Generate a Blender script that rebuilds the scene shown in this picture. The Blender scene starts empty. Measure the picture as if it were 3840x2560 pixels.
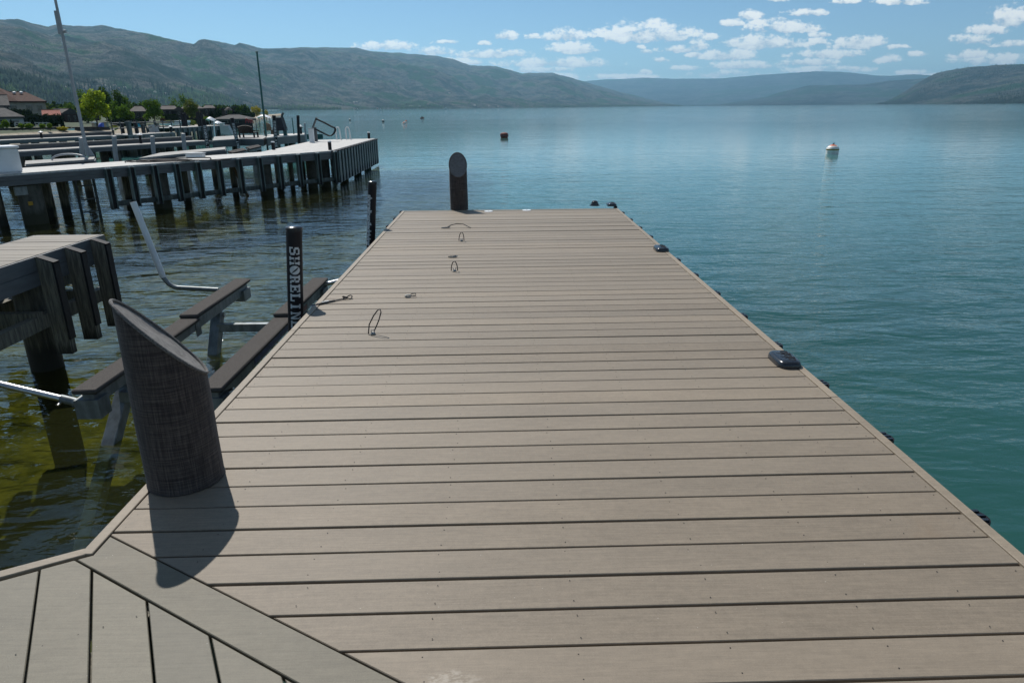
import bpy, bmesh, math, random
import numpy as np
from mathutils import Vector, Matrix
random.seed(7); RNG = np.random.default_rng(11)
R_ = math.radians
SC = bpy.context.scene; COL = SC.collection
# ------------------------------------------------------------------ camera
FPX, PITCH, YAW, ROLL, HC = 2560.0, R_(18.914), R_(0.827), R_(-0.5), 1.38
WZ = -1.25                                   # water level; the deck is z = 0
_f = np.array([math.sin(YAW)*math.cos(PITCH), math.cos(YAW)*math.cos(PITCH), -math.sin(PITCH)])
_r0 = np.array([math.cos(YAW), -math.sin(YAW), 0.0]); _u0 = np.cross(_r0, _f)
_r = math.cos(ROLL)*_r0+math.sin(ROLL)*_u0; _u = math.cos(ROLL)*_u0-math.sin(ROLL)*_r0
CAM = np.array([0, 0, HC])
cd = bpy.data.cameras.new('camera'); cam = bpy.data.objects.new('camera', cd); COL.objects.link(cam)
cd.sensor_width = 36.0; cd.sensor_fit = 'HORIZONTAL'; cd.lens = FPX/3840*36; cd.clip_start = 0.05; cd.clip_end = 120000
cam.matrix_world = Matrix(((_r[0], _u[0], -_f[0], 0), (_r[1], _u[1], -_f[1], 0), (_r[2], _u[2], -_f[2], HC), (0, 0, 0, 1)))
SC.camera = cam
def ray(px, py): return _f+_r*((px-1920)/FPX)+_u*((1280-py)/FPX)
def G(px, py, z=0.0):                        # survey helper: where a sight line meets the level z
    d = ray(px, py); return CAM+d*((z-HC)/d[2])
def A(px, py, dist): return CAM+ray(px, py)*dist      # ... or a known distance
def DY(px, py, Y):
    d = ray(px, py); return CAM+d*(Y/d[1])
# ------------------------------------------------------------------ light
SUN_EL, SUN_AZ = R_(49.5), math.atan2(-0.47, 0.88)       # ahead, a little to the left
sl = bpy.data.lights.new('sun', 'SUN'); sl.energy = 4.9; sl.angle = R_(0.53); sl.color = (1.0, 0.955, 0.89)
so = bpy.data.objects.new('sun', sl); COL.objects.link(so)
sdir = Vector((math.sin(SUN_AZ)*math.cos(SUN_EL), math.cos(SUN_AZ)*math.cos(SUN_EL), math.sin(SUN_EL)))
so.rotation_euler = sdir.to_track_quat('Z', 'Y').to_euler()
so.location = (0, 0, 3000)
SC.view_settings.view_transform = 'Standard'; SC.view_settings.look = 'None'
SC.view_settings.exposure = 0.0; SC.view_settings.gamma = 1.0; SC.view_settings.use_curve_mapping = False
# ------------------------------------------------------------------ node helper
class NT:
    def __init__(s, tree): s.t = tree; s.n = tree.nodes; s.l = tree.links
    def new(s, typ, **kw):
        n = s.n.new(typ)
        for k, v in kw.items(): setattr(n, k, v)
        return n
    def put(s, sock, v):
        if v is None: return
        if isinstance(v, bpy.types.NodeSocket): s.l.new(v, sock)
        else:
            try: sock.default_value = v
            except Exception: sock.default_value = (*v, 1.0) if len(v) == 3 else v
    def m(s, op, a, b=None, c=None, clamp=False):
        n = s.n.new('ShaderNodeMath'); n.operation = op; n.use_clamp = clamp
        for i, v in enumerate((a, b, c)): s.put(n.inputs[i], v)
        return n.outputs[0]
    def vm(s, op, a, b=None, c=None):
        n = s.n.new('ShaderNodeVectorMath'); n.operation = op
        for i, v in enumerate((a, b, c)):
            if v is not None: s.put(n.inputs[i], v)
        return n.outputs[0]
    def noise(s, vec, scale, detail=3, rough=.55, dist=0.0):
        n = s.n.new('ShaderNodeTexNoise'); s.put(n.inputs['Vector'], vec)
        n.inputs['Scale'].default_value = scale; n.inputs['Detail'].default_value = detail
        n.inputs['Roughness'].default_value = rough; n.inputs['Distortion'].default_value = dist
        return n.outputs[0]
    def ss(s, x, lo, hi, a=0.0, b=1.0):
        n = s.n.new('ShaderNodeMapRange'); n.interpolation_type = 'SMOOTHSTEP'
        s.put(n.inputs[0], x); n.inputs[1].default_value = lo; n.inputs[2].default_value = hi
        n.inputs[3].default_value = a; n.inputs[4].default_value = b; return n.outputs[0]
    def lin(s, x, lo, hi, a=0.0, b=1.0):
        n = s.n.new('ShaderNodeMapRange'); s.put(n.inputs[0], x); n.inputs[1].default_value = lo; n.inputs[2].default_value = hi
        n.inputs[3].default_value = a; n.inputs[4].default_value = b; return n.outputs[0]
    def mix(s, fac, a, b, blend='MIX'):
        n = s.n.new('ShaderNodeMix'); n.data_type = 'RGBA'; n.blend_type = blend
        s.put(n.inputs[0], fac); s.put(n.inputs[6], a); s.put(n.inputs[7], b); return n.outputs[2]
    def ramp(s, fac, stops):
        n = s.n.new('ShaderNodeValToRGB'); s.put(n.inputs[0], fac); e = n.color_ramp.elements
        while len(e) < len(stops): e.new(0.5)
        for el, (p, c) in zip(e, stops): el.position = p; el.color = (*c, 1)
        return n.outputs[0]
    def scale(s, vec, v): return s.vm('MULTIPLY', vec, v)
    def bump(s, h, dist=.01, strength=1.0, normal=None):
        n = s.n.new('ShaderNodeBump'); s.put(n.inputs['Height'], h); n.inputs['Distance'].default_value = dist
        s.put(n.inputs['Strength'], strength)
        if normal is not None: s.put(n.inputs['Normal'], normal)
        return n.outputs[0]
# ------------------------------------------------------------------ sky with clouds (placed by direction)
world = bpy.data.worlds.new('World'); SC.world = world; world.use_nodes = True
wt = NT(world.node_tree); wt.n.clear()
sky = wt.new('ShaderNodeTexSky', sky_type='NISHITA', sun_disc=False)
sky.sun_elevation = SUN_EL; sky.sun_rotation = SUN_AZ; sky.altitude = 400; sky.air_density = 0.75; sky.dust_density = 0.0; sky.ozone_density = 5.0
geo = wt.new('ShaderNodeTexCoord').outputs['Generated']
sp = wt.new('ShaderNodeSeparateXYZ'); wt.l.new(geo, sp.inputs[0])
ysafe = wt.m('MAXIMUM', sp.outputs[1], 0.02)
uu = wt.m('DIVIDE', sp.outputs[0], ysafe); vv = wt.m('DIVIDE', sp.outputs[2], ysafe)
cp = wt.new('ShaderNodeCombineXYZ'); wt.put(cp.inputs[0], uu); wt.put(cp.inputs[1], vv); cp = cp.outputs[0]
n1 = wt.noise(wt.scale(cp, (34, 60, 1)), 1.0, 5, .6); n2 = wt.noise(wt.scale(cp, (120, 170, 1)), 1.0, 4, .6)
n3 = wt.noise(wt.scale(cp, (9, 20, 1)), 1.0, 2, .5)
warp = wt.new('ShaderNodeCombineXYZ')
wt.put(warp.inputs[0], wt.m('MULTIPLY', wt.m('SUBTRACT', n1, .5), .022)); wt.put(warp.inputs[1], wt.m('MULTIPLY', wt.m('SUBTRACT', n1, .52), .007))
cpw = wt.vm('ADD', cp, warp.outputs[0])
CLOUDS = [(1326,1568,190,150),(1525,1710,212,172),(1699,1993,219,182),(1731,1818,245,223),(1623,1715,166,149),(1791,1846,172,150),(1839,1949,153,113),
 (1971,2033,149,124),(2036,2207,157,105),(2216,2633,166,80),(2055,2248,205,153),(1835,2319,257,213),(1889,2178,273,246),(1960,2216,304,270),
 (2384,2425,186,168),(2390,2452,203,185),(2466,2640,199,170),(2436,2512,238,213),(2482,2640,267,245),(2398,2450,279,259),
 (2870,2957,8,-12),(3115,3240,16,-4),(3260,3470,21,-12),(2935,3123,65,34),(2761,2867,73,35),(2699,2802,100,69),(2778,3085,130,69),
 (2644,2696,151,124),(2690,3025,190,119),(3030,3126,141,120),(3028,3104,167,138),(3115,3335,184,123),(3303,3420,185,165),(2560,2663,189,150),(2570,2647,216,194),
 (2606,2848,228,178),(2946,3278,221,186),(3270,3384,238,202),(3395,3480,212,189),(2908,3158,249,216),(2642,2941,262,226),(2941,3289,276,243),
 (2560,2886,295,259),(3335,3507,284,259),(3547,3730,173,126),(3626,3784,133,85),(3686,3880,105,12),(3719,3900,181,150),(3561,3724,225,180),(3561,3900,247,198),
 (2100,2500,300,276),(2700,3200,300,278),(3300,3700,298,272),(1500,1800,236,214)]
den = None; tfield = None
for (x0, x1, yb, yt) in CLOUDS:
    yc = yb-(yb-yt)*.3; d = ray((x0+x1)/2, yc); cu, cv = d[0]/d[1], d[2]/d[1]
    w = (x1-x0)/2/FPX*1.18; h = (yb-yt)*.74/FPX
    q = wt.vm('MULTIPLY_ADD', cpw, (1/w, 1/h, 0), (-cu/w, -cv/h, 0))
    s_ = wt.new('ShaderNodeSeparateXYZ'); wt.l.new(q, s_.inputs[0])
    yy = wt.m('MAXIMUM', s_.outputs[1], wt.m('MULTIPLY', s_.outputs[1], -2.6))
    e = wt.m('MULTIPLY_ADD', s_.outputs[0], s_.outputs[0], wt.m('MULTIPLY', yy, yy))
    dd = wt.m('SUBTRACT', 1.0, e)
    if den is None: den, tfield = dd, s_.outputs[1]
    else:
        gt = wt.m('GREATER_THAN', dd, den)
        mx = wt.new('ShaderNodeMix'); wt.put(mx.inputs[0], gt); wt.put(mx.inputs[2], tfield); wt.put(mx.inputs[3], s_.outputs[1])
        tfield = mx.outputs[0]; den = wt.m('MAXIMUM', den, dd)
    cpw = wt.vm('MULTIPLY_ADD', den, (1e-12, 1e-12, 0), cpw)     # evaluate the clouds one after the other
dn = wt.m('ADD', wt.m('MAXIMUM', den, -1.2), wt.m('MULTIPLY', wt.m('SUBTRACT', n1, .60), 2.8))
dn = wt.m('ADD', dn, wt.m('MULTIPLY', wt.m('SUBTRACT', n2, .5), 1.3))
alpha = wt.ss(dn, .0, .55)
front = wt.ss(sp.outputs[1], .05, .2); up = wt.ss(sp.outputs[2], 0.0, .012)
alpha = wt.m('MULTIPLY', wt.m('MULTIPLY', alpha, front), .93)
tt = wt.m('ADD', tfield, wt.m('MULTIPLY', wt.m('SUBTRACT', n1, .5), 2.2))
tt = wt.m('ADD', tt, wt.m('MULTIPLY', wt.m('SUBTRACT', n2, .5), 1.0))
lit = wt.ss(tt, -.45, .45)
ccol = wt.mix(lit, (.52, .60, .68, 1), (1.02, 1.02, .98, 1))  # sunlit tops and shaded grey bases painted into the cloud colour
# fair-weather cloud field overhead and behind, seen only in reflections and from other positions
zs = wt.m('MAXIMUM', sp.outputs[2], .05)
pl = wt.new('ShaderNodeCombineXYZ'); wt.put(pl.inputs[0], wt.m('DIVIDE', sp.outputs[0], zs)); wt.put(pl.inputs[1], wt.m('DIVIDE', sp.outputs[1], zs))
nb = wt.noise(pl.outputs[0], 1.1, 6, .6)
ab = wt.m('MULTIPLY', wt.ss(nb, .52, .66), wt.ss(sp.outputs[2], .135, .20))
hsky = wt.mix(1.0, sky.outputs[0], (.96, 1.03, .95, 1), 'MULTIPLY')
bg1 = wt.new('ShaderNodeBackground'); wt.l.new(hsky, bg1.inputs[0]); bg1.inputs[1].default_value = 0.098
bg2 = wt.new('ShaderNodeBackground'); wt.l.new(ccol, bg2.inputs[0]); bg2.inputs[1].default_value = 1.12
bg3 = wt.new('ShaderNodeBackground'); bg3.inputs[0].default_value = (.86, .90, .92, 1); bg3.inputs[1].default_value = 0.95
m1 = wt.new('ShaderNodeMixShader'); wt.put(m1.inputs[0], alpha); wt.l.new(bg1.outputs[0], m1.inputs[1]); wt.l.new(bg2.outputs[0], m1.inputs[2])
m2 = wt.new('ShaderNodeMixShader'); wt.put(m2.inputs[0], ab); wt.l.new(m1.outputs[0], m2.inputs[1]); wt.l.new(bg3.outputs[0], m2.inputs[2])
wo = wt.new('ShaderNodeOutputWorld'); wt.l.new(m2.outputs[0], wo.inputs[0])
world.cycles.sampling_method = 'MANUAL'; world.cycles.sample_map_resolution = 512
SC.cycles.max_bounces = 8; SC.cycles.volume_bounces = 0; SC.cycles.transparent_max_bounces = 10; SC.cycles.use_denoising = True
SC.cycles.caustics_reflective = False; SC.cycles.caustics_refractive = False; SC.cycles.sample_clamp_indirect = 4.0
# ------------------------------------------------------------------ materials
MATS = {}
def mat(name, col, rough=.65, metal=0.0, var=.12, scale=6.0, stretch=(1, 1, 1), bump=0.0, spec=.5, col2=None, detail=4, wet=None):
    if name in MATS: return MATS[name]
    m = bpy.data.materials.new(name); m.use_nodes = True; t = NT(m.node_tree); b = t.n['Principled BSDF']
    co = t.new('ShaderNodeTexCoord').outputs['Object']
    n = t.noise(t.scale(co, stretch), scale, detail, .6)
    a = tuple(c*(1-var) for c in col); c2 = tuple(min(1, c*(1+var)) for c in (col2 or col))
    c = t.mix(t.ss(n, .3, .7), (*a, 1), (*c2, 1))
    if wet:                                          # damp, algae-dark band near the water line
        g = t.new('ShaderNodeNewGeometry').outputs['Position']; z = t.new('ShaderNodeSeparateXYZ'); t.l.new(g, z.inputs[0])
        zz = t.m('ADD', z.outputs[2], t.m('MULTIPLY', t.m('SUBTRACT', n, .5), .25))
        c = t.mix(t.ss(zz, WZ+.2, WZ+.42), (*wet, 1), c)
    t.put(b.inputs['Base Color'], c); b.inputs['Roughness'].default_value = rough; b.inputs['Metallic'].default_value = metal
    b.inputs['Specular IOR Level'].default_value = spec
    if bump: t.put(b.inputs['Normal'], t.bump(n, bump, .6))
    MATS[name] = m; return m
def deck_mat(name, tone):
    m = bpy.data.materials.new(name); m.use_nodes = True; t = NT(m.node_tree); b = t.n['Principled BSDF']
    co = t.new('ShaderNodeTexCoord').outputs['Object']; rnd = t.new('ShaderNodeObjectInfo').outputs['Random']
    off = t.new('ShaderNodeCombineXYZ'); t.put(off.inputs[0], t.m('MULTIPLY', rnd, 37.0)); co2 = t.vm('ADD', co, off.outputs[0])
    g = t.noise(t.scale(co2, (7, 130, 130)), 1.0, 4, .65)            # brushed grain along the board
    sp_ = t.noise(co2, 260.0, 2, .7); bl = t.noise(t.scale(co2, (1.2, 3, 1)), 2.2, 4, .6); mt = t.noise(co2, 34.0, 5, .7)
    v = t.m('ADD', t.m('MULTIPLY', t.m('SUBTRACT', g, .5), .66), t.m('MULTIPLY', t.m('SUBTRACT', sp_, .5), .55))
    v = t.m('ADD', v, t.m('MULTIPLY', t.m('SUBTRACT', bl, .5), .40)); v = t.m('ADD', v, t.m('MULTIPLY', t.m('SUBTRACT', rnd, .5), .24))
    v = t.m('ADD', v, t.m('MULTIPLY', t.m('SUBTRACT', mt, .5), .48))
    c = t.mix(t.lin(v, -.5, .5), tuple(x*.55 for x in tone)+(1,), tuple(x*1.45 for x in tone)+(1,))
    r2 = t.m('FRACT', t.m('MULTIPLY', rnd, 17.31))
    c = t.mix(t.m('MULTIPLY', r2, .22), c, (tone[0]*.80, tone[1]*.88, tone[2]*1.0, 1))
    st = t.ss(t.noise(co, .9, 5, .65), .56, .70)                    # brownish weathering patches
    c = t.mix(t.m('MULTIPLY', st, .42), c, (tone[0]*.98, tone[1]*.84, tone[2]*.70, 1))
    # scuffs and pale scratches
    sc1 = t.ss(t.noise(t.scale(co2, (3, 60, 1)), 2.0, 5, .75), .69, .76); sc2 = t.ss(t.noise(co, 1.1, 3, .6), .48, .62)
    c = t.mix(t.m('MULTIPLY', t.m('MULTIPLY', sc1, sc2), .55), c, (.62, .58, .53, 1))
    pk = t.ss(t.noise(co2, 150.0, 1, .5), .80, .84); c = t.mix(t.m('MULTIPLY', pk, .6), c, (.7, .68, .64, 1))
    # one pale curved scuff near the foot of the dock
    wp = t.new('ShaderNodeNewGeometry').outputs['Position']; dv = t.vm('MULTIPLY', t.vm('SUBTRACT', wp, (-.15, 1.372, 0)), (8.0, 22.0, 0)); ln = t.new('ShaderNodeVectorMath'); ln.operation = 'LENGTH'; t.l.new(dv, ln.inputs[0])
    sf = t.m('MULTIPLY', t.ss(t.m('ADD', ln.outputs['Value'], t.m('MULTIPLY', t.noise(wp, 26.0, 3, .6), .9)), .75, 1.25, 1, 0), t.ss(t.noise(t.scale(wp, (40, 90, 1)), 1.0, 3, .7), .42, .6))
    c = t.mix(t.m('MULTIPLY', sf, .5), c, (.42, .38, .32, 1))
    t.put(b.inputs['Base Color'], c); b.inputs['Roughness'].default_value = .62; b.inputs['Specular IOR Level'].default_value = .38
    t.put(b.inputs['Normal'], t.bump(t.m('ADD', t.m('MULTIPLY', g, .6), t.m('MULTIPLY', sp_, .4)), .0012, .6))
    return m
M_DECK = deck_mat('composite_board', (.214, .174, .127)); M_DECK2 = deck_mat('composite_board_grey', (.150, .134, .098))
M_TRIM = deck_mat('composite_nosing', (.25, .205, .150)); M_NDECK = deck_mat('composite_board_neighbour', (.185, .158, .12))
M_FASC = mat('fascia_grey', (.09, .095, .10), .6, 0, .15, 3, (1, 1, 6))
M_BLACK = mat('black_rubber', (.012, .012, .014), .6, 0, .2, 20, spec=.2)
M_BPLA = mat('black_plastic', (.018, .022, .028), .22, 0, .1, 10)
M_STEEL = mat('galvanised_steel', (.17, .19, .195), .5, .45, .25, 14, (1, 1, .4), bump=.0008)
M_DSTEEL = mat('dark_steel', (.05, .06, .062), .5, .3, .25, 5)
M_CARPET = mat('bunk_carpet', (.085, .078, .072), .95, 0, .55, 260, bump=.004, spec=.1, detail=2)
M_WOOD = mat('weathered_wood', (.14, .13, .10), .8, 0, .5, 7, (8, 8, .7), bump=.004, wet=(.012, .012, .008))
M_PILE = mat('timber_pile', (.11, .10, .072), .8, 0, .5, 5, (6, 6, .6), bump=.006, wet=(.010, .010, .006))
M_CPILE = mat('concrete_pile', (.075, .072, .06), .85, 0, .35, 4, (2, 2, 1), bump=.004, wet=(.03, .03, .016))
M_WHITE = mat('white_plastic', (.72, .73, .73), .4, 0, .06, 3)
M_GREYPVC = mat('grey_pvc', (.33, .35, .37), .5, 0, .1, 4)
M_SLEEVE = mat('dark_sleeve', (.014, .012, .015), .5, 0, .15, 8, spec=.25)
M_LETTER = mat('silver_letter', (.58, .60, .61), .5, 0, .12, 30)
M_TEAL = mat('teal_paint', (.008, .085, .08), .45, 0, .2, 5)
M_ROPE = mat('black_cord', (.010, .010, .011), .6)
M_BRIGHT = mat('bright_steel', (.50, .50, .50), .32, 1.0, .08, 8)
M_GDECK = mat('grey_weathered_deck', (.44, .43, .405), .75, 0, .18, 3, (1, 4, 1), bump=.003)
M_FLANGE = mat('green_steel_flange', (.085, .12, .118), .45, .2, .4, 4, (3, 3, .5), wet=(.03, .04, .04))  # lighter than the dark boards: light on the flange edges put into the colour
M_GDECK2 = mat('grey_boardwalk', (.30, .29, .27), .8, 0, .2, 3, (1, 4, 1), bump=.003)
M_SHEET = mat('dark_green_steel_board', (.050, .066, .066), .5, .2, .55, 4, (3, 3, .5), bump=.003, wet=(.02, .028, .03))
def fabric():
    m = bpy.data.materials.new('woven_cover'); m.use_nodes = True; t = NT(m.node_tree); b = t.n['Principled BSDF']
    uv = t.new('ShaderNodeUVMap').outputs[0]
    a = t.noise(t.scale(uv, (150, 7, 1)), 1.0, 3, .7); c = t.noise(t.scale(uv, (5, 230, 1)), 1.0, 3, .7)
    f = t.noise(t.scale(uv, (900, 1100, 1)), 1.0, 1, .5)
    v = t.m('ADD', t.m('ADD', t.m('MULTIPLY', a, .42), t.m('MULTIPLY', c, .5)), t.m('MULTIPLY', f, .16))
    col = t.ramp(v, [(.34, (.006, .006, .009)), (.50, (.034, .027, .026)), (.66, (.12, .098, .085))])
    t.put(b.inputs['Base Color'], col); b.inputs['Roughness'].default_value = .85; b.inputs['Specular IOR Level'].default_value = .25
    b.inputs['Sheen Weight'].default_value = .12
    wr = t.noise(t.scale(uv, (5, 8, 1)), 1.0, 3, .5)
    t.put(b.inputs['Normal'], t.bump(t.m('ADD', t.m('MULTIPLY', v, .25), t.m('MULTIPLY', wr, 1.2)), .006, .7)); return m
M_FAB = fabric()
M_FABTOP = mat('cover_top_cloth', (.145, .138, .13), .85, 0, .35, 55, (1, 3, 1), bump=.002)
M_PIPING = mat('cover_piping', (.11, .105, .10), .85, 0, .5, 160)
# ------------------------------------------------------------------ mesh helper
class MB:
    def __init__(s): s.v = []; s.f = []
    def add(s, vs, fs):
        o = len(s.v); s.v += [tuple(map(float, p)) for p in vs]; s.f += [tuple(i+o for i in f) for f in fs]; return s
    def box(s, c, size, rz=0.0, M=None):
        x, y, z = size[0]/2, size[1]/2, size[2]/2
        vs = [(-x, -y, -z), (x, -y, -z), (x, y, -z), (-x, y, -z), (-x, -y, z), (x, -y, z), (x, y, z), (-x, y, z)]
        cr, sr = math.cos(rz), math.sin(rz)
        vs = [(c[0]+p[0]*cr-p[1]*sr, c[1]+p[0]*sr+p[1]*cr, c[2]+p[2]) for p in vs]
        return s.add(vs, [(0, 3, 2, 1), (4, 5, 6, 7), (0, 1, 5, 4), (1, 2, 6, 5), (2, 3, 7, 6), (3, 0, 4, 7)])
    def prism(s, poly, z0, z1):                 # poly counter-clockwise (x, y)
        n = len(poly); vs = [(p[0], p[1], z0) for p in poly]+[(p[0], p[1], z1) for p in poly]
        return s.add(vs, [tuple(range(n))[::-1], tuple(range(n, 2*n))]+[(i, (i+1) % n, (i+1) % n+n, i+n) for i in range(n)])
    def beam(s, a, b, w, h, roll=0.0):          # rectangular bar from a to b, h is "up"
        a, b = Vector(a), Vector(b); d = (b-a).normalized(); up = Vector((0, 0, 1)) if abs(d.z) < .95 else Vector((0, 1, 0))
        x = d.cross(up).normalized(); y = x.cross(d).normalized()
        if roll: q = Matrix.Rotation(roll, 3, d); x = q @ x; y = q @ y
        vs = []
        for p in (a, b):
            for sx, sy in ((-1, -1), (1, -1), (1, 1), (-1, 1)): vs.append(p+x*(w/2*sx)+y*(h/2*sy))
        return s.add(vs, [(0, 1, 2, 3), (7, 6, 5, 4), (0, 4, 5, 1), (1, 5, 6, 2), (2, 6, 7, 3), (3, 7, 4, 0)])
    def tube(s, path, r, n=10, caps=True, closed=False):
        P = [Vector(p) for p in path]; k = len(P); rr = r if isinstance(r, (list, tuple)) else [r]*k
        up = None; rings = []
        for i in range(k):
            d = (P[(i+1) % k]-P[i-1]) if closed else (P[min(i+1, k-1)]-P[max(i-1, 0)])
            d = d.normalized() if d.length > 1e-9 else Vector((0, 0, 1))
            if up is None: up = d.orthogonal().normalized()
            up = (up-d*up.dot(d)); up = up.normalized() if up.length > 1e-6 else d.orthogonal().normalized()
            x = d.cross(up); rings.append([P[i]+(up*math.cos(2*math.pi*j/n)+x*math.sin(2*math.pi*j/n))*rr[i] for j in range(n)])
        vs = [p for g in rings for p in g]; fs = []
        for i in range(k if closed else k-1):
            i2 = (i+1) % k
            for j in range(n): fs.append((i*n+j, i*n+(j+1) % n, i2*n+(j+1) % n, i2*n+j))
        if caps and not closed: fs += [tuple(range(n))[::-1], tuple((k-1)*n+j for j in range(n))]
        return s.add(vs, fs)
    def lathe(s, prof, c=(0, 0, 0), n=20, sx=1.0, sy=1.0):       # prof [(r, z)] bottom to top
        vs = []; fs = []; k = len(prof)
        for r, z in prof:
            for j in range(n): vs.append((c[0]+r*sx*math.cos(2*math.pi*j/n), c[1]+r*sy*math.sin(2*math.pi*j/n), c[2]+z))
        for i in range(k-1):
            for j in range(n): fs.append((i*n+j, i*n+(j+1) % n, (i+1)*n+(j+1) % n, (i+1)*n+j))
        return s.add(vs, fs+[tuple(range(n))[::-1], tuple((k-1)*n+j for j in range(n))])
    def build(s, name, m, parent=None, smooth=False, bevel=0.0, base=None):
        me = bpy.data.meshes.new(name); b = np.array(base if base is not None else (0, 0, 0), float)
        me.from_pydata([tuple(np.array(p)-b) for p in s.v], [], s.f); me.update()
        if m: me.materials.append(m)
        if bevel:
            bm = bmesh.new(); bm.from_mesh(me)
            bmesh.ops.bevel(bm, geom=[e for e in bm.edges if e.calc_face_angle(0) > .5], offset=bevel, segments=1 if bevel < .02 else 2, affect='EDGES', clamp_overlap=True)
            bm.to_mesh(me); bm.free()
        if smooth:
            for p in me.polygons: p.use_smooth = True
            try: me.set_sharp_from_angle(angle=R_(38))
            except Exception: pass
        o = bpy.data.objects.new(name, me); COL.objects.link(o)
        if parent is not None:
            o.parent = parent; o.location = Vector(b)-parent.matrix_basis.translation if parent.get('_w', 0) else Vector(b)
        else: o.location = b
        return o
def tag(o, label, cat=None, group=None, kind=None):
    if label: o['label'] = label
    if cat: o['category'] = cat
    if group: o['group'] = group
    if kind: o['kind'] = kind
    return o
def thing(name, label, cat, loc=(0, 0, 0), group=None):
    o = bpy.data.objects.new(name, None); COL.objects.link(o); o.location = Vector(loc); o.empty_display_size = .2
    return tag(o, label, cat, group)
def at(root, mb, name, m, **k):                # mb is in world coordinates: build it under root
    o = mb.build(name, m, None, **k); o.parent = root; o.location = Vector(o.location)-root.location; return o
def copy_tree(o, parent=None, delta=(0, 0, 0)):
    c = o.copy(); COL.objects.link(c); c.parent = parent
    if parent is None: c.location = o.location+Vector(delta)
    for ch in list(o.children): copy_tree(ch, c)
    return c
def mesh_np(name, V, Fq, m):                   # fast quad/tri mesh
    me = bpy.data.meshes.new(name); k = Fq.shape[1]
    me.vertices.add(len(V)); me.vertices.foreach_set('co', np.ascontiguousarray(V, np.float32).ravel())
    me.loops.add(Fq.size); me.loops.foreach_set('vertex_index', np.ascontiguousarray(Fq, np.int32).ravel())
    me.polygons.add(len(Fq)); me.polygons.foreach_set('loop_start', np.arange(0, Fq.size, k, dtype=np.int32))
    me.polygons.foreach_set('loop_total', np.full(len(Fq), k, np.int32)); me.update(calc_edges=True); me.validate()
    if m: me.materials.append(m)
    return me
def link(name, me, kind=None):
    o = bpy.data.objects.new(name, me); COL.objects.link(o)
    if kind: o['kind'] = kind
    return o
def vnoise(x, y, seed=0):                       # value noise, numpy
    xi = np.floor(x).astype(np.int64); yi = np.floor(y).astype(np.int64); fx = x-xi; fy = y-yi
    fx = fx*fx*(3-2*fx); fy = fy*fy*(3-2*fy)
    def h(a, b):
        n = (a*374761393+b*668265263+seed*1274126177) & 0xffffffff
        n = ((n ^ (n >> 13))*1274126177) & 0xffffffff
        return ((n ^ (n >> 16)) & 0xffff)/65535.0
    return (h(xi, yi)*(1-fx)+h(xi+1, yi)*fx)*(1-fy)+(h(xi, yi+1)*(1-fx)+h(xi+1, yi+1)*fx)*fy
def fbm(x, y, oct=5, seed=0):
    s = 0*x; a = .5
    for i in range(oct): s = s+a*vnoise(x*2**i, y*2**i, seed+i*7); a *= .5
    return s
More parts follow.
